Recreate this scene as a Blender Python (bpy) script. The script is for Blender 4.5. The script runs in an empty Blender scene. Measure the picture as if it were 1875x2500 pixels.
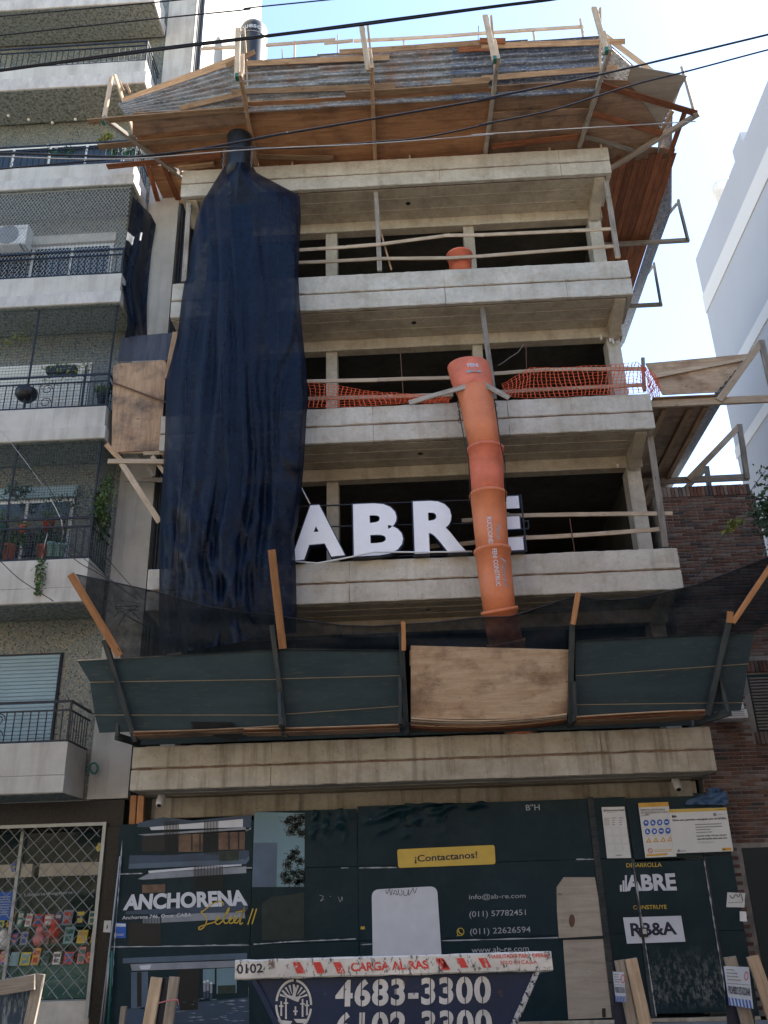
import bpy, bmesh, math, random
from mathutils import Vector, Matrix, noise
rnd = random.Random(7)
S = bpy.context.scene
COL = S.collection
R = math.radians
# ---------------------------------------------------------------- camera
KF = 1875/1659
F = 1950.0*KF; YAW, PITCH, ROLL = 0.0352868, 0.4220218, -0.0293112
CAM = Vector((4.3772, -13.7201, 1.4))
_cy,_sy,_cp,_sp = math.cos(YAW),math.sin(YAW),math.cos(PITCH),math.sin(PITCH)
FW = Vector((-_sy*_cp,_cy*_cp,_sp)); _r = Vector((_cy,_sy,0)); _u = _r.cross(FW)
RT = math.cos(ROLL)*_r+math.sin(ROLL)*_u; UP = -math.sin(ROLL)*_r+math.cos(ROLL)*_u
cd = bpy.data.cameras.new('camera'); cam = bpy.data.objects.new('camera', cd); COL.objects.link(cam)
cd.sensor_fit = 'HORIZONTAL'; cd.sensor_width = 36; cd.lens = 36*F/1875; cd.clip_start = .1; cd.clip_end = 2000
m3 = Matrix((RT, UP, -FW)).transposed()
cam.matrix_world = Matrix.Translation(CAM) @ m3.to_4x4()
S.camera = cam
# ---------------------------------------------------------------- sky, sun, exposure
SUN_EL, SUN_AZ = 54, 62          # azimuth from +Y (behind the building) towards +X
wd = bpy.data.worlds.new('World'); S.world = wd; wd.use_nodes = True
nt = wd.node_tree; bg = nt.nodes['Background']
sky = nt.nodes.new('ShaderNodeTexSky'); sky.sky_type = 'NISHITA'; sky.sun_disc = False
sky.sun_elevation = R(SUN_EL); sky.sun_rotation = R(SUN_AZ); sky.air_density = 1.0; sky.dust_density = .35; sky.ozone_density = 1.0
nt.links.new(sky.outputs[0], bg.inputs[0]); bg.inputs[1].default_value = .09
sl = bpy.data.lights.new('sun', 'SUN'); sun = bpy.data.objects.new('sun', sl); COL.objects.link(sun)
sl.energy = 5.0; sl.angle = R(.5); sl.color = (1, .95, .87)
sd = Vector((math.sin(R(SUN_AZ))*math.cos(R(SUN_EL)), math.cos(R(SUN_AZ))*math.cos(R(SUN_EL)), math.sin(R(SUN_EL))))
sun.rotation_euler = sd.to_track_quat('Z', 'Y').to_euler()
S.view_settings.view_transform = 'Standard'; S.view_settings.look = 'None'; S.view_settings.gamma = 1
S.view_settings.use_curve_mapping = False
S.view_settings.exposure = 2.4
S.render.engine = 'CYCLES'
try:
    S.cycles.max_bounces = 6; S.cycles.transparent_max_bounces = 16
except Exception: pass
S.render.resolution_x = 768; S.render.resolution_y = 1024
# ---------------------------------------------------------------- pixel helpers (photo pixels 1875 x 2500 -> world on a known plane)
def ray(p): return FW + RT*((p[0]-937.5)/F) - UP*((p[1]-1250)/F)
def W(p, Y): v = ray(p); return CAM + v*((Y-CAM.y)/v.y)
def WZ(p, z): v = ray(p); return CAM + v*((z-CAM.z)/v.z)
def WX(p, x): v = ray(p); return CAM + v*((x-CAM.x)/v.x)
def WP(p, o, n): v = ray(p); o=Vector(o); n=Vector(n); return CAM + v*((o-CAM).dot(n)/v.dot(n))
def crop(ox, oy, w): s = w/1659; return lambda x, y: (ox+x*s, oy+y*s)
c1=crop(0,0,700);c2=crop(500,0,700);c3=crop(1175,0,700);c4=crop(0,600,700);c5=crop(600,600,700);c6=crop(1175,600,700)
d1=crop(0,1250,700);d2=crop(600,1250,700);d3=crop(1175,1250,700);e1=crop(0,1900,600);e2=crop(500,1900,600);e3=crop(900,1900,600);e4=crop(1275,1900,600)
r1=crop(0,0,500);r2=crop(0,380,500);r3=crop(0,780,500);r4=crop(0,1150,450);r5=crop(0,1550,450);r6=crop(0,2050,450);r7=crop(1575,1150,300)
r8=lambda x,y:(1575+x*300/1327,1550+y*300/1327)
# ---------------------------------------------------------------- object helpers
WM = {}
def link(o, parent=None, world=None):
    world = world or Matrix.Identity(4); COL.objects.link(o)
    if parent is not None:
        o.parent = parent; o.matrix_parent_inverse = WM[parent.as_pointer()].inverted()
    o.matrix_basis = world; WM[o.as_pointer()] = world.copy(); return o
def tag(o, label, cat, group=None, kind=None):
    o['label'] = label; o['category'] = cat
    if group: o['group'] = group
    if kind: o['kind'] = kind
    return o
def thing(name, label, cat, loc=(0,0,0), group=None):
    o = bpy.data.objects.new(name, None); o.empty_display_size = .2
    link(o, None, Matrix.Translation(Vector(loc))); return tag(o, label, cat, group)
def mesh(name, V, Fc, mat, parent=None, smooth=False, world=None):
    me = bpy.data.meshes.new(name); me.from_pydata([tuple(v) for v in V], [], Fc)
    if isinstance(mat, (list, tuple)):
        for m in mat: me.materials.append(m)
    elif mat: me.materials.append(mat)
    if smooth: me.polygons.foreach_set('use_smooth', [True]*len(me.polygons))
    me.update(); return link(bpy.data.objects.new(name, me), parent, world)
def shared(name, me, parent, world):
    return link(bpy.data.objects.new(name, me), parent, world)
def rough_box_data(L, w, h, n=4, jit=.0015, ch=.006, bow=0, seed=None):
    rr = random.Random(seed if seed is not None else rnd.random())
    V, Fc = [], []
    ch = min(ch, w*.3, h*.3)
    a, b = w/2, h/2
    prof = [(-a+ch,-b),(a-ch,-b),(a,-b+ch),(a,b-ch),(a-ch,b),(-a+ch,b),(-a,b-ch),(-a,-b+ch)]
    by, bz = rr.uniform(-bow,bow), rr.uniform(-bow,bow)
    for i in range(n+1):
        t = i/n; k = 4*t*(1-t)
        for (y,z) in prof:
            V.append((L*t+rr.uniform(-jit,jit), y+by*k+rr.uniform(-jit,jit), z+bz*k+rr.uniform(-jit,jit)))
    for i in range(n):
        for j in range(8):
            p, q = i*8+j, i*8+(j+1)%8
            Fc.append((p, p+8, q+8, q))
    Fc.append(tuple(range(8))); Fc.append(tuple(range(n*8+7, n*8-1, -1)))
    return V, Fc
def frame_of(a, b, up=(0,0,1)):
    a, b, up = Vector(a), Vector(b), Vector(up); x = (b-a).normalized()
    if abs(x.dot(up.normalized())) > .98: up = Vector((0,1,0))
    y = up.cross(x).normalized(); z = x.cross(y)
    M = Matrix((x, y, z)).transposed().to_4x4(); M.translation = a; return M
def beam(name, a, b, w, h, mat, parent=None, up=(0,0,1), n=4, jit=.002, ch=.006, bow=.004):
    L = (Vector(b)-Vector(a)).length
    V, Fc = rough_box_data(L, w, h, n, jit, ch, bow)
    return mesh(name, V, Fc, mat, parent, False, frame_of(a, b, up))
def box(name, x0, x1, y0, y1, z0, z1, mat, parent=None, n=1, jit=0., ch=.004):
    """axis aligned box, length along X, lightly chamfered and roughened; vertices stay in world space"""
    V, Fc = rough_box_data(x1-x0, y1-y0, z1-z0, n, jit, ch)
    V = [(v[0]+x0, v[1]+(y0+y1)/2, v[2]+(z0+z1)/2) for v in V]
    return mesh(name, V, Fc, mat, parent)
def tube(name, pts, r, mat, parent=None, seg=6, closed=False):
    V, Fc = tube_data(pts, r, seg); return mesh(name, V, Fc, mat, parent, True)
def tube_data(pts, r, seg=6, off=0):
    pts = [Vector(p) for p in pts]; V, Fc = [], []
    for i, p in enumerate(pts):
        d = (pts[min(i+1,len(pts)-1)]-pts[max(i-1,0)]).normalized()
        u = d.cross(Vector((0,0,1)))
        if u.length < .05: u = d.cross(Vector((1,0,0)))
        u.normalize(); v = d.cross(u)
        rr = r[i] if isinstance(r, (list, tuple)) else r
        for k in range(seg):
            t = 2*math.pi*k/seg; V.append(p+u*(rr*math.cos(t))+v*(rr*math.sin(t)))
    for i in range(len(pts)-1):
        for k in range(seg):
            a, b = i*seg+k+off, i*seg+(k+1)%seg+off
            Fc.append((a, b, b+seg, a+seg))
    Fc.append(tuple(range(off+seg-1, off-1, -1))); Fc.append(tuple(range(off+(len(pts)-1)*seg, off+len(pts)*seg)))
    return V, Fc
class MB:
    """collects shapes that make up one part"""
    def __init__(s): s.V, s.F = [], []
    def add(s, V, Fc):
        o = len(s.V); s.V += [tuple(v) for v in V]; s.F += [tuple(i+o for i in f) for f in Fc]; return s
    def box(s, x0,x1,y0,y1,z0,z1):
        V = [(x,y,z) for x in (x0,x1) for y in (y0,y1) for z in (z0,z1)]
        return s.add(V, [(0,1,3,2),(4,6,7,5),(0,4,5,1),(2,3,7,6),(0,2,6,4),(1,5,7,3)])
    def bar(s, a, b, w, h, up=(0,0,1)):
        M = frame_of(a, b, up); L = (Vector(b)-Vector(a)).length
        V = [M @ Vector((x,y,z)) for x in (0,L) for y in (-w/2,w/2) for z in (-h/2,h/2)]
        return s.add(V, [(0,1,3,2),(4,6,7,5),(0,4,5,1),(2,3,7,6),(0,2,6,4),(1,5,7,3)])
    def tube(s, pts, r, seg=6): V, Fc = tube_data(pts, r, seg); return s.add(V, Fc)
    def build(s, name, mat, parent=None, smooth=False): return mesh(name, s.V, s.F, mat, parent, smooth)
def plate(name, pts, thick, mat, parent=None, nrm=None):
    """a flat board with the outline pts (world points), thickness pushed along nrm"""
    pts = [Vector(p) for p in pts]; n = len(pts)
    if nrm is None: nrm = (pts[1]-pts[0]).cross(pts[2]-pts[0]).normalized()
    nrm = Vector(nrm); V = pts + [p+nrm*thick for p in pts]
    Fc = [tuple(range(n)), tuple(range(2*n-1, n-1, -1))] + [(i, i+n, (i+1)%n+n, (i+1)%n) for i in range(n)]
    o = mesh(name, V, Fc, mat, parent); fixn(o); return o
def fixn(o):
    bm = bmesh.new(); bm.from_mesh(o.data); bmesh.ops.recalc_face_normals(bm, faces=bm.faces); bm.to_mesh(o.data); bm.free()
def patch(name, px, Y, mat, parent):
    """flat print: a sheet facing the street, outline in photo pixels"""
    return mesh(name, [W(p, Y) for p in px], [tuple(range(len(px)))], mat, parent)
_tc = {}
def glyphs(txt, bold=0., shear=0., spacing=1.):
    k = (txt, bold, shear, spacing)
    if k in _tc: return _tc[k]
    cu = bpy.data.curves.new('t', 'FONT'); cu.body = txt; cu.size = 1; cu.offset = bold; cu.shear = shear; cu.space_character = spacing
    cu.resolution_u = 4; cu.fill_mode = 'FRONT' if hasattr(cu, 'fill_mode') else cu.fill_mode
    ob = bpy.data.objects.new('t', cu); COL.objects.link(ob)
    dg = bpy.context.evaluated_depsgraph_get()
    me = bpy.data.meshes.new_from_object(ob.evaluated_get(dg))
    V = [v.co.copy() for v in me.vertices]; Fc = [tuple(p.vertices) for p in me.polygons]
    bpy.data.objects.remove(ob); bpy.data.meshes.remove(me)
    x0 = min(v.x for v in V); x1 = max(v.x for v in V); y0 = min(v.y for v in V); y1 = max(v.y for v in V)
    V = [((v.x-x0)/(x1-x0), (v.y-y0)/(y1-y0)) for v in V]
    _tc[k] = (V, Fc); return _tc[k]
def quad_map(c, u, v):   # c: bottom-left, bottom-right, top-right, top-left
    return (c[0]*(1-u)+c[1]*u)*(1-v)+(c[3]*(1-u)+c[2]*u)*v
def text(txt, bl, br, tr, tl, Y, mat, parent, bold=0., shear=0., spacing=1., name='lettering', fn=None):
    V, Fc = glyphs(txt, bold, shear, spacing)
    c = [fn(p) if fn else W(p, Y) for p in (bl, br, tr, tl)]
    o = mesh(name, [quad_map(c, u, v) for u, v in V], Fc, mat, parent); return o
def disc(cx, rx, ry, n=20): return [(cx[0]+rx*math.cos(2*math.pi*i/n), cx[1]+ry*math.sin(2*math.pi*i/n)) for i in range(n)]
def rrect(bl, br, tr, tl, r=.12, n=5):
    """rounded quad outline in pixels"""
    P = [Vector((*p, 0)) for p in (bl, br, tr, tl)]; out = []
    for i in range(4):
        p, a, b = P[i], P[i-1], P[(i+1)%4]
        s = p+(a-p).normalized()*min((a-p).length, (b-p).length)*r; e = p+(b-p).normalized()*min((a-p).length,(b-p).length)*r
        for k in range(n+1):
            t = k/n; q = s*(1-t)**2+p*(2*t*(1-t))+e*t*t; out.append((q.x, q.y))
    return out
# ---------------------------------------------------------------- materials
MATS = {}
class N:
    def __init__(s, name, rough=.8, metal=0., spec=.3):
        s.m = bpy.data.materials.new(name); s.m.use_nodes = True; s.t = s.m.node_tree; s.b = s.t.nodes['Principled BSDF']
        s.b.inputs['Roughness'].default_value = rough; s.b.inputs['Metallic'].default_value = metal
        s.b.inputs['Specular IOR Level'].default_value = spec; MATS[name] = s.m
    def new(s, t, **k):
        n = s.t.nodes.new(t)
        for a, v in k.items(): setattr(n, a, v)
        return n
    def l(s, a, b): s.t.links.new(a, b)
    def coord(s, scale=(1,1,1), src='Object', loc=None, rot=None):
        tc = s.new('ShaderNodeTexCoord'); mp = s.new('ShaderNodeMapping'); mp.inputs['Scale'].default_value = scale
        if rot: mp.inputs['Rotation'].default_value = rot
        s.l(tc.outputs[src], mp.inputs['Vector'])
        if loc is not None: s.l(loc, mp.inputs['Location'])
        return mp.outputs[0]
    def noise(s, vec, scale, detail=4, rough=.6, dist=0.):
        n = s.new('ShaderNodeTexNoise'); n.inputs['Scale'].default_value = scale; n.inputs['Detail'].default_value = detail
        n.inputs['Roughness'].default_value = rough; n.inputs['Distortion'].default_value = dist; s.l(vec, n.inputs['Vector']); return n.outputs['Fac']
    def vor(s, vec, scale, rand=1., feature='F1', metric='EUCLIDEAN'):
        n = s.new('ShaderNodeTexVoronoi', feature=feature, distance=metric); n.inputs['Scale'].default_value = scale
        n.inputs['Randomness'].default_value = rand; s.l(vec, n.inputs['Vector']); return n
    def ramp(s, fac, stops, interp='LINEAR'):
        n = s.new('ShaderNodeValToRGB'); n.color_ramp.interpolation = interp; e = n.color_ramp.elements
        while len(e) < len(stops): e.new(.5)
        for k, (p, c) in zip(e, stops):
            k.position = p; k.color = (*c, 1) if len(c) == 3 else c
        s.l(fac, n.inputs[0]); return n.outputs[0]
    def mix(s, fac, a, b, mode='MIX'):
        n = s.new('ShaderNodeMix', data_type='RGBA', blend_type=mode)
        for i, v in ((0, fac), (6, a), (7, b)):
            if hasattr(v, 'links'): s.l(v, n.inputs[i])
            elif i == 0: n.inputs[0].default_value = v
            else: n.inputs[i].default_value = (*v, 1)
        return n.outputs[2]
    def math(s, op, a, b=None, clamp=False):
        n = s.new('ShaderNodeMath', operation=op, use_clamp=clamp)
        for i, v in enumerate((a, b)):
            if v is None: continue
            if hasattr(v, 'links'): s.l(v, n.inputs[i])
            else: n.inputs[i].default_value = v
        return n.outputs[0]
    def bump(s, h, strength=.3, dist=.01):
        n = s.new('ShaderNodeBump'); n.inputs['Strength'].default_value = strength; n.inputs['Distance'].default_value = dist
        s.l(h, n.inputs['Height']); s.l(n.outputs[0], s.b.inputs['Normal']); return s
    def color(s, c):
        if hasattr(c, 'links'): s.l(c, s.b.inputs['Base Color'])
        else: s.b.inputs['Base Color'].default_value = (*c, 1)
        return s
    def orand(s): return s.new('ShaderNodeObjectInfo').outputs['Random']
    def prand(s):
        a = s.new('ShaderNodeNewGeometry').outputs['Random Per Island']
        return s.math('FRACT', s.math('ADD', a, s.orand()))
def sc(c, k): return tuple(x*k for x in c)
def srgb(r, g, b):
    f = lambda v: (v/255/12.92 if v/255 <= .04045 else ((v/255+.055)/1.055)**2.4)
    return (f(r), f(g), f(b))
def flat(name, c, rough=.6, metal=0., var=.12, scale=6, spec=.3, bump=0.):
    n = N(name, rough, metal, spec); v = n.coord()
    f = n.noise(v, scale, 6)
    n.color(n.ramp(f, [(.3, sc(c, 1-var)), (.7, sc(c, 1+var))]))
    if bump: n.bump(n.noise(v, scale*6, 4), bump, .004)
    return n.m
def concrete(name, a, b, stain=.5):
    n = N(name, .9, 0, .2); v = n.coord()
    base = n.ramp(n.noise(v, 1.3, 8, .65), [(.3, b), (.68, a)])
    fine = n.ramp(n.noise(v, 14, 6, .7), [(.35, (.9,.9,.9)), (.62, (1.03,1.03,1.02))])
    c = n.mix(1, base, fine, 'MULTIPLY')
    st = n.ramp(n.noise(n.coord((3.2, 3.2, .22)), 1.9, 6, .62), [(.5, (1,1,1)), (.74, (1-stain*.72, 1-stain*.74, 1-stain*.76))])
    c = n.mix(1, c, st, 'MULTIPLY')
    p = n.vor(v, 15); pore = n.ramp(p.outputs['Distance'], [(.07, (.16,.155,.14)), (.12, (1,1,1))])
    sel = n.ramp(p.outputs['Color'], [(.62, (0,0,0)), (.64, (1,1,1))], 'CONSTANT')
    c = n.mix(sel, c, n.mix(1, c, pore, 'MULTIPLY'))
    cr = n.ramp(n.noise(n.coord((1,1,1.6)), 2.3, 9, .7, .6), [(.492, (1,1,1)), (.5, (.62,.6,.56)), (.508, (1,1,1))])
    c = n.mix(.35, c, n.mix(1, c, cr, 'MULTIPLY'))
    pt = n.ramp(n.noise(v, 2.9, 7, .62, .5), [(.5, (0,0,0)), (.66, (.42,)*3)]); c = n.mix(pt, c, n.mix(1, c, (.72,.62,.5), 'MULTIPLY'))
    lt = n.ramp(n.noise(n.coord((1.3,1.3,3)), 3.7, 6, .6), [(.56, (0,0,0)), (.66, (.35,)*3)]); c = n.mix(lt, c, n.mix(1, c, (1.22,1.22,1.22), 'MULTIPLY'))
    n.color(c)
    n.bump(n.math('ADD', n.noise(v, 30, 6, .7), n.math('MULTIPLY', n.ramp(p.outputs['Distance'], [(.06,(0,0,0)),(.12,(1,1,1))]), .6)), .35, .006)
    return n.m
def wood(name, light, dark, var=.35, rough=.85, stain=(.2,.17,.14), stainf=.5):
    n = N(name, rough, 0, .15); rn = n.orand()
    off = n.new('ShaderNodeCombineXYZ'); n.l(n.math('MULTIPLY', rn, 91.), off.inputs[0]); n.l(n.math('MULTIPLY', rn, 37.), off.inputs[1])
    v = n.coord((1,1,1), loc=off.outputs[0])
    vs = n.coord((1.1, 17, 17), loc=off.outputs[0])
    g = n.noise(vs, 2.2, 7, .62, .4)
    c = n.ramp(g, [(.3, dark), (.62, light)])
    br = n.new('ShaderNodeMapRange'); n.l(rn, br.inputs[0]); br.inputs[3].default_value = 1-var; br.inputs[4].default_value = 1+var*.6
    hs = n.new('ShaderNodeHueSaturation'); n.l(c, hs.inputs['Color']); n.l(br.outputs[0], hs.inputs['Value']); c = hs.outputs[0]
    bl = n.ramp(n.noise(v, 2.6, 7, .68), [(.46, (0,0,0)), (.72, (stainf,)*3)])
    c = n.mix(bl, c, stain)
    k = n.vor(n.coord((2.2, 7, 7), loc=off.outputs[0]), 1.0); c = n.mix(n.ramp(k.outputs['Distance'], [(.05, (.75,)*3), (.11, (0,0,0))]), c, sc(dark, .35))
    n.color(c); n.bump(g, .4, .004); return n.m
def plywood(name, a, b, dark, amount=.5, along=(.8, 8, 8)):
    n = N(name, .75, 0, .25); v = n.coord(); rn = n.orand()
    off = n.new('ShaderNodeCombineXYZ'); n.l(n.math('MULTIPLY', rn, 51.), off.inputs[0]); n.l(n.math('MULTIPLY', rn, 23.), off.inputs[2])
    g = n.noise(n.coord(along, loc=off.outputs[0]), 1.6, 8, .66, .9)
    c = n.ramp(g, [(.32, b), (.64, a)])
    bl = n.ramp(n.noise(n.coord((1,1,1.4), loc=off.outputs[0]), 1.5, 8, .66), [(.48, (0,0,0)), (.7, (amount,)*3)])
    c = n.mix(bl, c, dark)
    fl = n.ramp(n.noise(n.coord(tuple(3*x for x in along), loc=off.outputs[0]), 4.2, 5, .6), [(.62, (0,0,0)), (.68, (amount*.9,)*3)])
    c = n.mix(fl, c, sc(dark, .8))
    ce = n.ramp(n.noise(n.coord((1,1,1), loc=off.outputs[0]), 5.5, 9, .78), [(.63, (0,0,0)), (.7, (.5,)*3)]); c = n.mix(ce, c, (.36,.32,.27))
    kn = n.vor(n.coord((1.2,3,3), loc=off.outputs[0]), 1.6); c = n.mix(n.ramp(kn.outputs['Distance'], [(.03,(.8,)*3),(.07,(0,0,0))]), c, sc(dark,.6))
    n.color(c); n.bump(g, .25, .004); return n.m
M = {}
M['conc'] = concrete('concrete', (.56,.525,.46), (.37,.34,.285), .28)
M['conc_low'] = concrete('concrete_weathered', (.46,.42,.34), (.31,.275,.215), .85)
M['soffit'] = concrete('concrete_soffit', (.52,.46,.36), (.33,.285,.215), .3)
M['conc_in'] = concrete('concrete_shaded', (.1,.095,.085), (.06,.057,.05), .4)  # dark copy of the concrete, shade of the deep rooms put into its colour
M['pine'] = wood('pine_fresh', (.43,.285,.175), (.23,.135,.075), .45, stain=(.13,.07,.035), stainf=.45)
M['pine_pale'] = wood('pine_pale', (.5,.40,.29), (.33,.24,.16), .25, stain=(.2,.16,.12), stainf=.5)
M['grey_wood'] = wood('weathered_wood', (.36,.32,.27), (.2,.17,.14), .3, stain=(.12,.1,.085), stainf=.6)
M['red_wood'] = wood('red_plank', (.27,.105,.05), (.12,.04,.02), .35, stain=(.06,.035,.025), stainf=.5)
M['orange_wood'] = wood('orange_plank', (.44,.225,.105), (.27,.12,.05), .3, stain=(.2,.09,.04), stainf=.4)
M['green_wood'] = wood('green_painted_wood', (.052,.06,.06), (.02,.026,.028), .3, stain=(.1,.085,.065), stainf=.45)
M['ply'] = plywood('plywood_red', (.42,.22,.11), (.24,.11,.05), (.1,.055,.035), .6)
M['ply_pale'] = plywood('plywood_pale', (.5,.375,.255), (.36,.235,.14), (.12,.06,.035), .85)
M['ply_screen'] = plywood('plywood_smeared', (.4,.27,.165), (.27,.155,.085), (.07,.055,.05), .95, (8, 8, .8))
M['ply_stain'] = plywood('plywood_stained', (.34,.225,.145), (.22,.125,.075), (.045,.035,.032), .8)
M['ply_grey'] = plywood('plywood_grey', (.38,.33,.265), (.28,.235,.185), (.16,.13,.1), .45)
def green_board():
    n = N('green_board', .65, 0, .2); v = n.coord()
    c = n.ramp(n.noise(n.coord((.6,1,3)), 1.4, 7, .65), [(.3, (.018,.034,.04)), (.7, (.036,.057,.064))])
    sp = n.vor(v, 26); sel = n.ramp(sp.outputs['Color'], [(.88,(0,0,0)),(.9,(1,1,1))], 'CONSTANT')
    d = n.math('MULTIPLY', n.ramp(sp.outputs['Distance'], [(.1,(1,1,1)),(.17,(0,0,0))]), sel)
    big = n.ramp(n.noise(v, .9, 4), [(.5,(0,0,0)),(.62,(1,1,1))])
    c = n.mix(n.math('MULTIPLY', d, big), c, (.42,.36,.26))
    rub = n.ramp(n.noise(n.coord((2.5,3,14)), 2.2, 8, .7), [(.56,(0,0,0)),(.72,(.6,)*3)])
    c = n.mix(rub, c, (.12,.095,.06))
    n.color(c); n.bump(n.noise(v, 40, 5), .12, .003); return n.m
M['green_board'] = green_board()
def zinc(name, a, b, rust):
    n = N(name, .5, .35, .4); v = n.coord()
    c = n.ramp(n.noise(n.coord((.9,4,4)), 2.6, 9, .7), [(.36, a), (.62, b)])
    wsp = n.ramp(n.noise(n.coord((5,9,9)), 3.4, 8, .75), [(.52, (0,0,0)), (.62, (.8,)*3)])
    c = n.mix(wsp, c, (.42,.42,.42))
    ru = n.ramp(n.noise(n.coord((1.4,2,2)), 1.1, 7, .7), [(.5, (0,0,0)), (.64, (rust,)*3)])
    c = n.mix(ru, c, (.2,.09,.05)); n.color(c); return n.m
M['zinc'] = zinc('zinc_sheet', (.085,.09,.1), (.27,.285,.3), .6)
M['zinc_blue'] = zinc('zinc_sheet_blue', (.055,.075,.12), (.15,.17,.21), .1)
def tarp(name, c, alpha, sheen=.3):
    n = N(name, .46, 0, .17); v = n.coord()
    n.color(n.ramp(n.noise(n.coord((5,5,.6)), 2, 7, .7), [(.3, sc(c,.6)), (.7, sc(c,1.5))]))
    n.bump(n.noise(n.coord((60,60,60)), 3, 3), .25, .002)
    tr = n.new('ShaderNodeBsdfTransparent'); mx = n.new('ShaderNodeMixShader'); out = n.t.nodes['Material Output']
    wv = n.ramp(n.noise(v, 7, 4), [(.3, (max(alpha-.1,0),)*3), (.7, (min(alpha+.1,1),)*3)])
    n.l(wv, mx.inputs[0]); n.l(n.b.outputs[0], mx.inputs[1]); n.l(tr.outputs[0], mx.inputs[2]); n.l(mx.outputs[0], out.inputs[0])
    return n.m
M['tarp'] = tarp('blue_tarp', (.0012,.0056,.0175), .04)
M['net'] = tarp('dark_shade_net', (.003,.008,.0135), .21)
M['net_small'] = tarp('slate_shade_net', (.04,.042,.055), .03)
def plastic_orange():
    n = N('orange_plastic', .5, 0, .4); v = n.coord()
    c = n.ramp(n.noise(v, 2.2, 6), [(.3, (.5,.145,.06)), (.7, (.68,.225,.1))])
    d = n.ramp(n.noise(n.coord((9,9,3)), 3, 8, .72), [(.58, (0,0,0)), (.72, (.4,)*3)])
    c = n.mix(d, c, (.62,.36,.27)); n.color(c); n.bump(n.noise(v, 30, 4), .06, .003); return n.m
M['orange'] = plastic_orange()
M['orange2'] = flat('orange_plastic_faded', (.60,.16,.09), .55, var=.2, scale=4)
M['orange_net'] = flat('orange_net_plastic', (.62,.11,.045), .6)
M['black_plastic'] = flat('black_plastic', (.012,.013,.016), .4, var=.4)
M['black_metal'] = flat('black_metal', (.012,.014,.022), .45, 0, .3)
M['steel'] = flat('steel_grey', (.28,.28,.28), .4, .7)
M['rust'] = flat('rusty_steel', (.11,.055,.035), .8)
def plaster():
    n = N('white_plaster', .92, 0, .15); v = n.coord()
    c = n.ramp(n.noise(v, 1.4, 8, .65), [(.3, (.36,.34,.3)), (.7, (.49,.465,.42))])
    st = n.ramp(n.noise(n.coord((2.5,2.5,.25)), 1.6, 7, .65), [(.48,(1,1,1)),(.75,(.72,.7,.67))])
    c = n.mix(1, c, st, 'MULTIPLY'); n.color(c); n.bump(n.noise(v, 70, 6, .7), .5, .006); return n.m
M['plaster'] = plaster()
def plaster2():
    n = N('grimy_plaster', .92, 0, .15); v = n.coord()
    c = n.ramp(n.noise(n.coord((2,2,.7)), 2.4, 8, .7), [(.3, (.3,.28,.26)), (.7, (.52,.49,.45))])
    n.color(c); n.bump(n.noise(v, 70, 6, .7), .5, .006); return n.m
M['plaster_d'] = plaster2()
def mosaic(name, cols, scale):
    n = N(name, .35, 0, .5); v = n.coord()
    p = n.vor(v, scale, 0., 'F1', 'CHEBYCHEV'); h = n.new('ShaderNodeSeparateColor'); n.l(p.outputs['Color'], h.inputs[0])
    c = n.ramp(h.outputs[0], cols, 'CONSTANT')
    big = n.ramp(n.noise(v, .8, 4), [(.3, (.75,.78,.8)), (.7, (1.15,1.12,1.05))]); c = n.mix(1, c, big, 'MULTIPLY')
    g = n.ramp(p.outputs['Distance'], [(.42,(1,1,1)),(.47,(.45,.45,.43))]); c = n.mix(1, c, g, 'MULTIPLY')
    n.color(c); n.bump(p.outputs['Distance'], .15, .003); return n.m
M['mosaic'] = mosaic('mosaic_tile', [(0,(.03,.035,.04)),(.07,(.14,.155,.14)),(.35,(.19,.195,.165)),(.62,(.12,.14,.135)),(.86,(.27,.245,.19)),(.95,(.3,.2,.12))], 42)
def speckle():
    n = N('speckled_soffit', .6, 0, .3); v = n.coord()
    f = n.noise(v, 17, 5, .72); c = n.ramp(f, [(.38, (.055,.063,.058)), (.46, (.15,.172,.158)), (.56, (.225,.25,.225)), (.68, (.3,.315,.28))])
    n.color(c); n.bump(f, .3, .006); return n.m
M['speckle'] = speckle()
M['marble'] = flat('black_marble', (.014,.010,.008), .4, var=.7, scale=30, spec=.25)
M['brick_dark'] = None
def brick():
    n = N('clay_brick', .9, 0, .2); r = n.prand(); v = n.coord()
    c = n.ramp(r, [(0,(.08,.048,.038)),(.2,(.15,.075,.052)),(.45,(.19,.108,.08)),(.65,(.13,.086,.072)),(.82,(.22,.175,.145)),(.93,(.065,.057,.055))])
    st = n.ramp(n.noise(n.coord((1,1,.8)), 2.3, 7, .68), [(.42,(1,1,1)),(.7,(.42,.41,.42))]); c = n.mix(1, c, st, 'MULTIPLY')
    g = n.ramp(n.noise(v, 60, 5, .7), [(.35,(.72,)*3),(.65,(1.12,)*3)]); c = n.mix(1, c, g, 'MULTIPLY')
    n.color(c); n.bump(n.noise(v, 55, 6, .7), .6, .006); return n.m
M['brick'] = brick()
M['mortar'] = flat('mortar', (.2,.185,.165), .95, var=.35, scale=5, bump=.5)
M['white_wall'] = flat('white_highrise_paint', (.36,.37,.395), .85, var=.03, scale=.6)
M['white_band'] = flat('white_highrise_band', (.56,.55,.535), .85, var=.02, scale=.6)
def glass(name, c, rough=.08):
    n = N(name, rough, 0, .6); n.color(c); return n.m
M['glass_dark'] = glass('dark_window_glass', (.015,.02,.025))
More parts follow.
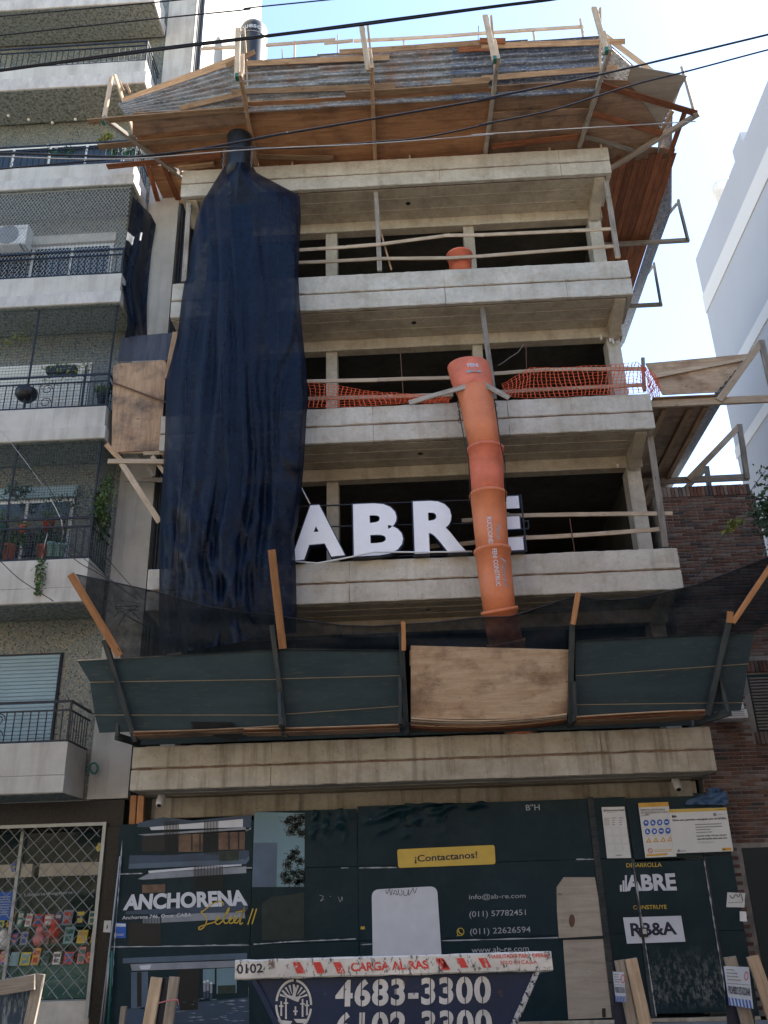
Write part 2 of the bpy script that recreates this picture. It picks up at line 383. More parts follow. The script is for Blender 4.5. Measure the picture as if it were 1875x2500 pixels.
def clear_glass():
    n = N('shop_glass', .03, 0, .5); tr = n.new('ShaderNodeBsdfTransparent'); gl = n.new('ShaderNodeBsdfGlossy'); gl.inputs['Roughness'].default_value = .03
    mx = n.new('ShaderNodeMixShader'); mx.inputs[0].default_value = .02
    n.l(tr.outputs[0], mx.inputs[1]); n.l(gl.outputs[0], mx.inputs[2]); n.l(mx.outputs[0], n.t.nodes['Material Output'].inputs[0]); return n.m
M['glass'] = clear_glass()
M['letter'] = flat('white_acrylic', (.74,.75,.78), .35, var=.04)
M['navy'] = flat('navy_edge', (.01,.016,.035), .4)
M['print_dark'] = None
def vinyl(name, a, b, rough=.34):
    n = N(name, rough, 0, .12); v = n.coord()
    c = n.ramp(n.noise(n.coord((.5,1,.5)), 1.2, 5), [(.3, a), (.7, b)])
    scr = n.ramp(n.noise(n.coord((40,40,3)), 2.6, 6, .7), [(.68,(0,0,0)),(.75,(.5,)*3)])
    lo = n.ramp(n.noise(v, 1.1, 5), [(.5,(0,0,0)),(.66,(1,1,1))])
    c = n.mix(n.math('MULTIPLY', scr, lo), c, (.2,.22,.21))
    sp = n.vor(v, 13); sel = n.ramp(sp.outputs['Color'], [(.86,(0,0,0)),(.88,(1,1,1))], 'CONSTANT')
    c = n.mix(n.math('MULTIPLY', n.ramp(sp.outputs['Distance'], [(.05,(.7,)*3),(.09,(0,0,0))]), sel), c, (.35,.36,.34))
    dust = n.ramp(n.noise(v, 3.1, 8, .7), [(.45,(0,0,0)),(.8,(.2,)*3)]); c = n.mix(dust, c, (.06,.085,.09))
    n.color(c); n.bump(n.noise(v, 2.2, 4), .12, .03); return n.m
M['vinyl'] = vinyl('dark_vinyl', (.0035,.0145,.0195), (.0065,.0235,.0315))
M['print_blue'] = flat('print_slate_blue', (.028,.05,.085), .42, var=.25, scale=2)
M['print_blue2'] = flat('print_steel_blue', (.06,.095,.14), .42, var=.25, scale=2)
M['print_grey'] = flat('print_grey', (.2,.22,.25), .45, var=.3, scale=2)
M['print_pale'] = flat('print_pale_sky', (.12,.2,.235), .42, var=.2, scale=1.5)
M['print_black'] = flat('print_black', (.006,.007,.009), .42, var=.3, scale=3)
M['print_brown'] = flat('print_warm_window', (.1,.06,.04), .42, var=.5, scale=5)
M['print_green'] = flat('print_leaf', (.014,.026,.022), .45, var=.6, scale=8)
M['print_dim'] = flat('print_dim_leaf', (.006,.018,.017), .45, var=.5, scale=8)
M['print_white'] = flat('print_white', (.5,.52,.56), .5, var=.06)
M['print_text'] = flat('print_text_grey', (.3,.32,.34), .5, var=.1)
M['print_yellow'] = flat('print_yellow', (.5,.34,.06), .5, var=.08)
M['print_gold'] = flat('print_gold', (.42,.30,.045), .5, var=.15)
M['ink'] = flat('dark_ink', (.02,.02,.04), .6, var=.2)
M['ink_grey'] = flat('grey_ink', (.2,.2,.21), .6, var=.1)
M['paper'] = flat('paper_white', (.55,.54,.5), .6, var=.06, scale=2)
M['safe_blue'] = flat('sign_blue', (.02,.09,.36), .5, var=.15)
M['safe_yel'] = flat('sign_amber', (.55,.3,.04), .5, var=.15)
M['safe_red'] = flat('sign_red', (.4,.05,.04), .5, var=.15)
def skip_paint(name, a, chip, amount):
    n = N(name, .5, 0, .4); v = n.coord()
    c = n.ramp(n.noise(v, 2, 6), [(.3, sc(a,.7)), (.7, sc(a,1.25))])
    d = n.ramp(n.noise(n.coord((6,6,3)), 3.3, 9, .74), [(amount, (0,0,0)), (amount+.03, (1,1,1))]); c = n.mix(d, c, chip)
    ru = n.ramp(n.noise(v, 4.1, 8, .7), [(.64,(0,0,0)),(.7,(.9,)*3)]); c = n.mix(ru, c, (.09,.04,.025))
    n.color(c); n.bump(n.noise(v, 14, 7, .7), .3, .006); return n.m
M['skip_blue'] = skip_paint('skip_navy_paint', (.004,.016,.055), (.05,.075,.1), .64)
M['skip_white'] = skip_paint('skip_white_paint', (.54,.54,.52), (.08,.08,.075), .56)
M['skip_red'] = skip_paint('skip_red_paint', (.5,.045,.04), (.5,.48,.46), .56)
M['stencil'] = skip_paint('stencil_white', (.52,.53,.54), (.08,.09,.14), .63)
M['leaf'] = None
def leafm(name, a, b):
    n = N(name, .6, 0, .3); c = n.ramp(n.prand(), [(0,a),(1,b)]); n.color(c); return n.m
M['leaf'] = leafm('leaf_green', (.025,.06,.02), (.09,.15,.04))
M['leaf_y'] = leafm('leaf_yellow', (.1,.15,.03), (.24,.22,.05))
M['leaf_d'] = leafm('leaf_dark', (.015,.04,.022), (.05,.09,.04))
M['bark'] = flat('bark', (.09,.07,.05), .9, var=.4, scale=12, bump=.6)
M['terra'] = flat('terracotta', (.32,.09,.05), .8)
M['teal_pot'] = flat('pale_teal_plastic', (.2,.36,.36), .5)
M['green_plastic'] = flat('green_plastic', (.02,.12,.09), .5)
M['white_plastic'] = flat('white_plastic', (.62,.62,.6), .45)
M['red_plastic'] = flat('red_plastic', (.42,.03,.02), .5)
M['blue_plastic'] = flat('blue_plastic', (.03,.07,.28), .5)
M['pink'] = flat('pink_plastic', (.5,.16,.16), .5)
M['yellow_plastic'] = flat('yellow_plastic', (.55,.45,.05), .5)
M['shutter'] = flat('pale_shutter', (.24,.33,.36), .5, var=.08, scale=2)
M['shutter_w'] = flat('white_shutter', (.55,.55,.5), .55, var=.06, scale=2)
M['louver'] = flat('grey_louver', (.14,.125,.11), .6, var=.2)
M['asphalt'] = flat('asphalt', (.05,.05,.05), .9, var=.3, scale=8, bump=.5)
M['paving'] = flat('paving', (.24,.23,.215), .9, var=.25, scale=3, bump=.4)
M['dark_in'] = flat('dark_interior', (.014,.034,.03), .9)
M['shop_green'] = flat('shop_green_panel', (.012,.07,.055), .6, var=.2)
M['cream'] = flat('cream_paint', (.45,.42,.37), .7, var=.15)
M['wire'] = flat('cable_sheath', (.012,.013,.018), .5, var=.2)
M['wire_w'] = flat('pale_cable', (.3,.3,.3), .6, var=.2)
M['net_wire'] = flat('pale_net_cord', (.34,.36,.36), .6, var=.1)
M['net_wire_d'] = flat('dark_net_cord', (.05,.075,.08), .6, var=.1)
M['galv'] = flat('galvanised_grille', (.3,.31,.3), .45, .4, .15)
M['rubble'] = flat('rubble', (.16,.14,.12), .95, var=.5, scale=9, bump=.8)
# ---------------------------------------------------------------- ground
def struct(o): o['kind'] = 'structure'; return o
struct(mesh('ground', [(-300,-300,-.16),(300,-300,-.16),(300,300,-.16),(-300,300,-.16)], [(0,1,2,3)], M['paving']))
struct(mesh('road', [(-120,-11.5,-.152),(120,-11.5,-.152),(120,-2.75,-.152),(-120,-2.75,-.152)], [(0,1,2,3)], M['asphalt']))
pv = struct(box('pavement', -60, 60, -2.6, .45, -.14, 0, M['paving'], None))
box('kerb', -60, 60, -2.76, -2.605, -.15, .01, M['conc_low'], pv, n=60, jit=.004, ch=.015)
box('far_kerb', -60, 60, -11.7, -11.5, -.15, .0, M['conc_low'], pv, n=60, jit=.004, ch=.015)
# ---------------------------------------------------------------- unfinished building
M['groove'] = flat('rusty_groove', (.17,.11,.075), .9, var=.4, scale=9)
UB = thing('unfinished_building', 'unfinished grey concrete building with open balconies between the apartment block and brick wall', 'building', (4.3,4,0))
SL = [(3.215,3.855),(6.008,6.715),(8.917,9.614),(11.74,12.52),(14.69,15.365)]   # balcony band bottom, top
XR = [8.625,8.60,8.59,8.605,8.59]
XL = -.005
seams = [[2.1,4.75,7.0],[3.3,5.6],[3.75,6.1],[5.15,7.4],[2.75,5.2,7.6]]
for i, ((zb, ztp), xr) in enumerate(zip(SL, XR)):
    mt = M['conc_low'] if i == 0 else M['conc']
    zg = zb+(ztp-zb)*.48
    xs = [XL]+seams[i]+[xr]
    for a, b in zip(xs[:-1], xs[1:]):
        g = .0025
        box('parapet_panel', a+g, b-g, 0, .1, zg+.014, ztp+rnd.uniform(-.004,.004), mt, UB, n=int((b-a)*9), jit=.0055, ch=.013)
        box('parapet_panel', a+g, b-g, .001, .1, zb, zg-.014, mt, UB, n=int((b-a)*9), jit=.0045, ch=.012)
    box('parapet_core', XL+.01, xr-.01, .028, .13, zb+.012, ztp-.015, M['groove'], UB)
    for s, x in ((0, XL), (1, xr)):   # return of the parapet along the side
        x0, x1 = (x, x+.1) if s == 0 else (x-.1, x)
        box('parapet_return', x0+.003, x1-.003, .105, .95, zb+.002, ztp-.004, mt, UB, n=2, jit=.002, ch=.008)
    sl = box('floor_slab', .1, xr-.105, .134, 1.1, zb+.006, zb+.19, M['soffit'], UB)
    box('inner_slab', .1, xr-.105, 1.103, 12, zb+.006, zb+.18, M['conc_in'], UB)  # rest of the same slab, coloured darker to stand in for room shade
    for y in (.4, .72): box('formwork_ridge', .2, xr-.2, y, y+.012, zb-.001, zb+.02, M['soffit'], sl, n=20, jit=.003)
    for x in (1.2, 3.35, 5.5, 7.35): box('formwork_ridge', x, x+.012, .15, .93, zb-.002, zb+.02, M['soffit'], sl)
    if i: mesh('junction_box', [(4.55+.05*math.cos(t*math.pi/8), .55+.05*math.sin(t*math.pi/8), zb+.0015) for t in range(16)], [tuple(range(15,-1,-1))], M['black_plastic'], sl)
    yb = 1.0 if i else 1.05
    box('edge_beam', .04, xr-.04, yb, yb+.22, zb-(.23 if i else .3), zb+.004, M['soffit'] if i else M['conc_low'], UB, n=16, jit=.002, ch=.01)
    if i:
        for x0 in (.1, xr-.32):
            V = [(x0,.12,zb+.01),(x0+.2,.12,zb+.01),(x0+.2,.99,zb+.01),(x0,.99,zb+.01),(x0,.12,zb-.02),(x0+.2,.12,zb-.02),(x0+.2,.99,zb-.3),(x0,.99,zb-.3)]
            mesh('side_beam', V, [(0,1,2,3),(7,6,5,4),(0,4,5,1),(1,5,6,2),(2,6,7,3),(3,7,4,0)], M['soffit'], UB)
# columns at the window line
def column(px0, px1, zlo, zhi, Y=1.05):
    a, b = W(px0, Y).x, W(px1, Y).x
    box('column', a, b, Y, Y+.32, zlo, zhi, M['soffit'], UB, n=1, ch=.012)
column(c2(700,1350), c2(765,1350), 11.95, 14.46); column(c2(1495,1320), c2(1555,1320), 11.95, 14.46)
column(c5(465,600), c5(528,600), 9.12, 11.51); column(c5(1310,560), c5(1366,560), 9.12, 11.51)
column(c5(468,1350), c5(535,1350), 6.22, 8.68); column(c5(1320,1330), c5(1372,1330), 6.22, 8.68)
for a, b in ((12.0,14.5),(9.1,11.53),(6.2,8.7),(0,5.9)):
    for x in (.1, 8.26): box('corner_column', x, x+.25, 1.04, 1.4, a, b, M['conc'], UB, ch=.012)
# party walls, inner walls and the floor of the deep rooms
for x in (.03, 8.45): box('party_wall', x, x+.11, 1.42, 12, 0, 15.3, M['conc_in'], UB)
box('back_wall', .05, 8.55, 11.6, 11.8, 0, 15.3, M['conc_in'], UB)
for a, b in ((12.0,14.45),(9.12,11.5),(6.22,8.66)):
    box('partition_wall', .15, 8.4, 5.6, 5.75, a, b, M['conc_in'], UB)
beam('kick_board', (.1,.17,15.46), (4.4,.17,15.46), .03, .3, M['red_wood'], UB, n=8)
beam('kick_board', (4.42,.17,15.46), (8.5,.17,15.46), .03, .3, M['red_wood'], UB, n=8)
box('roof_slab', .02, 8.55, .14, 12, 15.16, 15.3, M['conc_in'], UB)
# stair head on the roof that carries the tank
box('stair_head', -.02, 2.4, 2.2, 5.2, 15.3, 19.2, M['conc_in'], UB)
# ---------------------------------------------------------------- wooden guard rails on the open floors
def rails(label, rows, posts, group='wooden guard rails across the open floors'):
    y0 = -.0
    p0 = rows[0][0]
    t = thing('guard_rail', label, 'guard rail', W(p0[0], .12), group)
    for segs, Y in rows:
        for k in range(len(segs)-1):
            a, b = W(segs[k], Y), W(segs[k+1], Y)
            d = (b-a).normalized()
            beam('plank', a-d*.06, b+d*.06, .03, .075, M['pine_pale'], t, n=5, bow=.006)
            Y += .034 if k % 2 == 0 else -.034
    for a, b, Y, w in posts:
        beam('post', W(a, Y), W(b, Y), .05, w, M['grey_wood'], t, up=(1,0,0), n=4)
    return t
rails('pale plank guard rail behind the balcony just below the top slab',
      [([c2(545,1447),c2(1000,1415),c2(1400,1363),c3(0,1360),c3(735,1325)], .16), ([c2(545,1520),c2(1000,1497),c2(1430,1493),c3(0,1483),c3(755,1425)], .16)],
      [(c2(1012,1570),c2(988,1080),.19,.09), (c3(790,1490),c3(712,990),.2,.1), (c1(1065,1630),c1(1097,1140),.19,.1)])
rails('pale plank guard rail laced with orange netting beside the orange chute hopper',
      [([c5(355,785),c5(740,778),c5(1180,765)], .2), ([c5(350,885),c5(800,875),c5(1180,865)], .2), ([c6(75,740),c6(365,718),c6(935,712)], .2), ([c6(125,845),c6(500,825),c6(930,805)], .2)],
      [(c5(1440,890),c5(1362,315),.2,.09), (c6(945,840),c6(935,650),.22,.06)])
rails('pale plank guard rail behind the white letter sign',
      [([c5(1270,1590),c5(1500,1578),c6(150,1563),c6(600,1555),c6(1085,1550)], .3), ([d2(1060,200),d2(1300,180),d3(250,150),d3(700,125),d3(1045,98)], .3)],
      [(d3(1065,205),c6(975,1095),.3,.11)])
# loose sticks and rods
def stick(name, a, b, Y, w, mat, label, cat, group=None):
    o = beam(name, W(a, Y), W(b, Y), w, w, mat, None, n=4); return tag(o, label, cat, group)
stick('wooden_stick', c2(1080,1563), c2(1005,1295), .3, .035, M['pine'], 'thin brown stick leaning against the plank rail below the top slab', 'stick')
for a, b, l in ((c5(912,880), c5(893,600), 'rusty rod with red cap standing behind the orange netting'), (c6(262,712), c6(258,560), 'thin rod hanging by the open bay right of the orange hopper'), (d3(540,225), d3(512,40), 'thin rod standing on the balcony right of the white letters')):
    o = stick('steel_rod', a, b, .26, .016, M['rust'], l, 'rod')
mesh('cap', [W(p, .24) for p in (c5(887,615),c5(903,615),c5(902,592),c5(886,592))], [(0,1,2,3)], M['orange2'], o) if False else None
for pts_, l in (([c6(692,518),c6(695,545)],'short white pipe stub hanging from the orange stained beam'),([c6(742,515),c6(748,558)],'longer white pipe stub hanging under the corner beam'),([c6(757,530),c6(766,570)],'tilted white pipe stub hanging at the corner column'),([c6(788,1265),c6(792,1283)],'tiny white pipe stub under the beam behind the letter sign floor')):
    o = tube('pipe_stub', [W(p,.98) for p in pts_], .022, M['white_plastic'], None, 8); tag(o, l, 'pipe', 'white pipe stubs under the beams')
o = tube('loose_wire', [W(p,.9) for p in (c6(248,565),c6(215,615),c6(160,650),c6(120,680),c6(98,692))], .006, M['wire_w'], None, 4); tag(o, 'thin loose wire curling in the dark bay right of the orange hopper', 'wire')
# bucket on the upper floor
def lathe(name, prof, loc, mat, parent=None, seg=24, smooth=True, tilt=None):
    V, Fc = [], []
    for r_, z in prof:
        for k in range(seg):
            t = 2*math.pi*k/seg; V.append((r_*math.cos(t), r_*math.sin(t), z))
    for i in range(len(prof)-1):
        for k in range(seg):
            a, b = i*seg+k, i*seg+(k+1)%seg; Fc.append((a, b, b+seg, a+seg))
    Fc.append(tuple(range(seg-1,-1,-1)))
    Mx = Matrix.Translation(Vector(loc))
    if tilt is not None: Mx = Mx @ tilt
    return mesh(name, V, Fc, mat, parent, smooth, Mx)
bk = W(c2(1480,1560), .45)
b = lathe('bucket', [(.2,0),(.24,.42),(.26,.42),(.26,.46),(.23,.46),(.19,.05)], (bk.x, .45, bk.z-.12), M['orange2'])
tag(b, 'orange plastic drum on the open floor behind the plank rail', 'drum')
# ---------------------------------------------------------------- left apartment building
AB = thing('apartment_building', 'apartment block with cream balcony parapets and speckled mosaic walls', 'building', (-3,3,0))
LX = -9.
box('mosaic_wall', LX, -.955, .9, 1.2, 3.22, 26, M['mosaic'], AB)
box('corner_pier', -.95, -.3, .86, 1.2, 3.22, 26, M['plaster'], AB)
box('party_wall', -.42, -.3, 1.21, 8.4, 0, 34, M['plaster'], AB)
box('wall_core', LX, -.44, 1.21, 8.4, 3.22, 26, M['plaster_d'], AB)
box('upper_storey', LX, -.44, 4.2, 8.4, 26.01, 34, M['plaster'], AB)
BZ = [(3.218,3.477,3.973),(6.2,6.46,6.969),(9.204,9.456,9.894),(12.128,12.402,12.851),(15.064,15.319,15.699),(17.904,18.265,18.644),(20.47,20.8,21.3)]
def railing(parent, zt, h, scroll=True, X1=-1.02):
    m = MB(); y = .02
    for z in (zt+.02, zt+h*.78, zt+h): m.bar((LX,y,z),(X1-.02,y,z),.02,.025 if z<zt+h-.01 else .04)
    for z in (zt+.02, zt+h*.78, zt+h): m.bar((X1-.02,y,z),(X1-.02,.88,z),.02,.025 if z<zt+h-.01 else .04)
    m.bar((X1-.02,y,zt-.03),(X1-.02,y,zt+h),.03,.03)
    x = X1-.14; k = 0
    while x > -6:
        if k % 9 == 7:
            for s in (-1, 1):
                pts = [(x-.12+.1*math.cos(a)*(1-.03*j), y, zt+h*.4+s*h*.2+.1*math.sin(a)*(1-.03*j)) for j, a in enumerate([i*.45 for i in range(18)])]
                m.tube(pts, .008, 4)
            m.bar((x,y,zt+.02),(x,y,zt+h*.78),.014,.014); x -= .26; m.bar((x,y,zt+.02),(x,y,zt+h*.78),.014,.014)
        else: m.bar((x,y,zt+.02),(x,y,zt+h*.78),.014,.014)
        x -= .125; k += 1
    for j in range(7): m.bar((X1-.02,.12+j*.11,zt+.02),(X1-.02,.12+j*.11,zt+h*.78),.014,.014)
    return m.build('railing', M['black_metal'], parent)
for i, (zb, zl, ztp) in enumerate(BZ):
    b = box('balcony', LX, -1.02, 0, .12, zl, ztp, M['plaster'], AB, n=20, jit=.003, ch=.012)
    box('balcony_side', -1.14, -1.021, .122, .858, zl, ztp-.002, M['plaster'], b, ch=.008)
    pr = .045 if 1 < i else .012
    box('slab_edge', LX, -1.02+pr, -pr, .85, zb+.005, zl-.001, M['plaster_d'] if i > 2 else M['plaster'], b, n=12, jit=.002, ch=.012)
    box('soffit', LX, -1.02+pr-.03, -pr+.03, .855, zb-.006, zb+.003, M['speckle'], b)
    if i < 6: railing(b, ztp, [.62,.75,.68,.6,.6,.62,.6][i])
    # window bay in the mosaic wall
    nz = BZ[i+1][0]-.35 if i < 6 else ztp+1.6
    if i == 0:
        fr = box('window_bay', -6, -1.62, .86, .905, zb+.3, 5.62, M['black_metal'], AB)
        z = zb+.5
        while z < 5.56:
            V, Fc = rough_box_data(4.3, .03, .06, 1, 0, .012); mesh('shutter_slat', [(v[0]-5.95, v[1]+.845, v[2]+z) for v in V], Fc, M['shutter'], fr); z += .0632
    else:
        wx = -1.75 if i in (1,2) else -1.6
        fr = box('window_frame', -5.2, wx, .87, .905, zb+.3, nz-.35, M['white_plastic'], AB)
        k = 0; x = wx-.07
        while x > -5.1:
            pm = M['glass_dark']
            box('pane', x-.75, x, .845, .872, zb+.36, nz-.43, pm, fr); x -= .82; k += 1
        if i == 2:
            z = ztp+.1
            while z < nz-.4:
                V, Fc = rough_box_data(1.9, .03, .085, 1, 0, .012); mesh('shutter_slat', [(v[0]-3.75, v[1]+.82, v[2]+z) for v in V], Fc, M['shutter_w'], fr); z += .088
        if i in (1, 3): box('shutter_box', -5.2, wx+.05, .8, .895, nz-.34, nz-.12, M['cream'] if i == 3 else M['shutter'], AB)
# shop front at street level
box('shop_beam', LX, -.34, .86, 1.21, 2.8, 3.2, M['marble'], AB)
fx = W(e1(715,310), .84).x; fz = W(e1(715,310), .84).z; bx_ = W(e1(590,1600), .84); 
box('shop_pier', fx+.02, -.36, .84, 1.2, 0, 2.799, M['marble'], AB)
box('shop_lintel', LX, fx+.019, .86, 1.2, fz+.03, 2.799, M['marble'], AB)
box('shop_sill', LX, fx+.019, .9, 1.2, 0, .42, M['cream'], AB, n=8, jit=.003)
shop_bottom = .44
fm = MB(); fm.box(fx-.035, fx+.018, .8, .84, .2, fz+.03); fm.box(LX, fx-.036, .8, .84, fz-.02, fz+.03); fm.build('grille_frame', M['galv'], AB)
pane = mesh('shop_window', [(LX,1.185,.42),(fx,1.185,.42),(fx,1.185,fz),(LX,1.185,fz)], [(0,1,2,3)], M['glass'], AB)
for x in (-2.05, -3.5): box('mullion', x, x+.05, 1.12, 1.19, .42, fz, M['galv'], AB)
box('shop_back', LX, -.45, 2.3, 2.36, 0, 3.1, M['dark_in'], AB); box('shop_ceiling', LX, -.45, 1.21, 2.3, 2.85, 2.95, M['dark_in'], AB); box('shop_floor', LX, -.45, 1.21, 2.3, .3, .4, M['dark_in'], AB)
box('shop_side', -.5, -.45, 1.21, 2.3, .4, 2.85, M['dark_in'], AB)
box('counter_panel', LX, fx-.02, 1.25, 1.29, .42, .86, M['shop_green'], AB)
box('white_ledge', LX, fx-.02, 1.1, 1.175, .3, .418, M['white_plastic'], AB)
for z, y in ((.88,1.6),(1.16,1.85),(1.42,2.05)): box('shelf', LX, fx+.1, y-.22, y+.1, z-.03, z, M['shop_green'], AB)
box('light_box', -2.0, fx+.05, 1.9, 2.0, 2.16, 2.36, M['cream'], AB); box('light_box', -3.6, -2.12, 1.9, 2.0, 2.16, 2.36, M['cream'], AB)
# folding diamond grille in front of the shop window
g = MB(); y = .82; s = .215; hh = fz-.02-.45; base_z = .45
x_hi = fx-.03; x_lo = -3.2
def clip_diag(x0, z0, sgn):
    pts = []
    L = 4.5
    a = None
    for k in range(0, 120):
        x = x0+k*s/4; z = z0+sgn*k*s/4
        if x_lo <= x <= x_hi and base_z <= z <= fz-.02: pts.append((x, y+sgn*.006+.006*math.sin(k*math.pi/2), z))
    return pts
for sg in (1, -1):
    k = -26
    while k < 44:
        z0 = base_z + k*s
        p = clip_diag(x_lo, z0, sg)
        if len(p) > 1: g.tube(p, .0065, 4)
        k += 1
gr = g.build('security_grille', M['galv'], None); tag(gr, 'grey folding diamond grille across the shop window', 'grille')
gm = MB()
# lettering and posters in the shop window
text('Librería-Regalería', e1(165,805), e1(490,785), e1(490,760), e1(165,775), 1.175, M['print_text'], pane, .01)
po = patch('blue_notice', [e1(-40,965),e1(78,955),e1(95,765),e1(-30,770)], 1.17, M['safe_blue'], None); tag(po, 'blue printed notice stuck inside the shop window', 'notice')
for k in range(8): patch('print_line', [e1(-30,800+k*17),e1(70-k*2,797+k*17),e1(70-k*2,803+k*17),e1(-30,806+k*17)], 1.166, M['print_text'], po)
# ---------------------------------------------------------------- goods in the shop window
def flower(px, Y, r, mat, label):
    c = W(px, Y); t = thing('paper_flower', label, 'decoration', c, 'paper flowers in the shop window')
    for k in range(6):
        a = k*math.pi/3; V = []
        for j in range(10):
            q = j*math.pi/5; V.append((c.x+math.cos(a)*r*.55+math.cos(q)*r*.45, Y-.012*math.cos(q), c.z+math.sin(a)*r*.55+math.sin(q)*r*.45))
        V += [(v[0], v[1]+.02, v[2]) for v in V]
        mesh('petal', V, [tuple(range(10)), tuple(range(19,9,-1))]+[(i,i+10,(i+1)%10+10,(i+1)%10) for i in range(10)], mat, t)
    mesh('centre', [(c.x+r*.25*math.cos(q*math.pi/6), Y-.02, c.z+r*.25*math.sin(q*math.pi/6)) for q in range(12)]+[(c.x, Y-.04, c.z)], [(i,(i+1)%12,12) for i in range(12)], M['yellow_plastic'], t)
flower(e1(100,600), 1.22, .075, M['blue_plastic'], 'blue paper flower with yellow centre in the shop window')
flower(e1(605,1210), 1.22, .085, M['red_plastic'], 'red paper flower with yellow centre at the edge of the shop window')
flower(e1(30,1205), 1.22, .085, M['pink'], 'pink paper flower with yellow centre low in the shop window')
flower(e1(675,465), 1.22, .07, M['yellow_plastic'], 'yellow paper flower at the top corner of the shop window')
cols = ['blue_plastic','teal_pot','red_plastic','cream','green_plastic','print_grey','yellow_plastic','pink','print_brown','white_plastic','ink','safe_yel']
def book(x, y, z, w, h, mat, label):
    t = thing('book', label, 'book', (x, y, z), 'books and boxes on the shop shelves'); tl = .25
    m = MB(); V = [(x,y,z),(x+w,y,z),(x+w,y+h*tl,z+h),(x,y+h*tl,z+h)]; V += [(v[0],v[1]+.025,v[2]) for v in V]
    m.add(V, [(0,1,2,3),(7,6,5,4),(0,4,5,1),(1,5,6,2),(2,6,7,3),(3,7,4,0)]); m.build('cover', mat, t)
    m = MB(); q = lambda a, b: (x+w*a, y+h*tl*b-.004, z+h*b)
    m.add([q(.1,.6),q(.9,.6),q(.9,.85),q(.1,.85)], [(0,1,2,3)]); m.add([q(.2,.15),q(.8,.15),q(.8,.45),q(.2,.45)], [(0,1,2,3)])
    m.build('cover_print', M[cols[rnd.randrange(len(cols))]], t)
cw = {'blue_plastic':'blue','teal_pot':'pale teal','red_plastic':'red','cream':'cream','green_plastic':'dark green','print_grey':'grey','yellow_plastic':'yellow','pink':'pink','print_brown':'brown','white_plastic':'white','ink':'black','safe_yel':'amber'}
for row, (z, y) in enumerate(((.88,1.42),(1.16,1.66),(1.42,1.88))):
    x = -2.95; k = row*5
    while x < fx-.12:
        w = rnd.uniform(.1,.16); c = cols[(k*5+row*3) % 12]
        book(x, y, z, w, rnd.uniform(.16,.24), M[c], '%s covered book standing on the %s shelf of the shop window' % (cw[c], ['lowest','middle','top'][row]))
        x += w+rnd.uniform(.02,.08); k += 1
for px, c in ((e1(265,1090),'pink'),(e1(365,1040),'red_plastic'),(e1(20,1110),'white_plastic')):
    p = W(px, 1.6); V, Fc = [], []
    t = thing('soft_toy', cw[c]+' round soft toy sitting on the shop shelf', 'toy', p)
    for nm, r_, dz in (('body', .1, 0), ('head', .07, .13)):
        lathe(nm, [(.01,-r_)]+[(r_*math.cos(a), r_*math.sin(a)) for a in (-1.2,-.8,-.4,0,.4,.8,1.2)]+[(.005,r_)], (p.x, p.y, p.z+dz), M[c], t, 12)
# ---------------------------------------------------------------- things on the balconies
def leaves(name, pts, size, mat, parent, seed=1):
    rr = random.Random(seed); V, Fc = [], []
    for p in pts:
        p = Vector(p); d = Vector((rr.uniform(-1,1), rr.uniform(-1,1), rr.uniform(-.6,1))).normalized(); u = d.orthogonal().normalized()
        u = (Matrix.Rotation(rr.uniform(0,6.28), 3, d) @ u); v = d.cross(u); s = size*rr.uniform(.6,1.3); o = len(V)
        V += [p-u*s*.5, p+v*s*.28+d*s*.08, p+u*s*.55, p-v*s*.28+d*s*.08]; Fc += [(o,o+1,o+2),(o,o+2,o+3)]
    return mesh(name, V, Fc, mat, parent)
def blob_pts(c, ex, n, seed, clumps=7):
    rr = random.Random(seed); c = Vector(c)
    cs = [Vector((rr.gauss(0,.5)*ex[0], rr.gauss(0,.5)*ex[1], rr.gauss(0,.5)*ex[2])) for _ in range(clumps)]
    out = []
    for _ in range(n):
        q = cs[rr.randrange(clumps)]; out.append(c+q+Vector((rr.gauss(0,.26)*ex[0], rr.gauss(0,.26)*ex[1], rr.gauss(0,.26)*ex[2])))
    return out
def pot_plant(px, Y, h, potmat, leafmat, label, ex=(.18,.14,.2), n=120, pot=True, size=.06, seed=1, zbase=None):
    p = W(px, Y)
    t = thing('potted_plant', label, 'plant', p, 'potted plants on the balconies')
    if pot: lathe('pot', [(h*.32,0),(h*.46,h*.85),(h*.5,h*.85),(h*.5,h),(h*.43,h),(h*.3,h*.3)], p, potmat, t, 16)
    q = Vector((p.x, p.y, p.z+h+ex[2]*.6)); m = MB()
    rr = random.Random(seed)
    for k in range(5):
        e = q+Vector((rr.uniform(-1,1)*ex[0]*.7, rr.uniform(-1,1)*ex[1]*.6, rr.uniform(-.2,.8)*ex[2])); b0 = Vector((p.x, p.y, p.z+h*.5)); m.tube([b0, (b0+e)/2+Vector((0,0,.03)), e], .006, 4)
    m.build('stem', M['bark'], t)
    leaves('foliage', blob_pts(q, ex, int(n*2.2), seed), size*1.1, leafmat, t, seed)
    return t
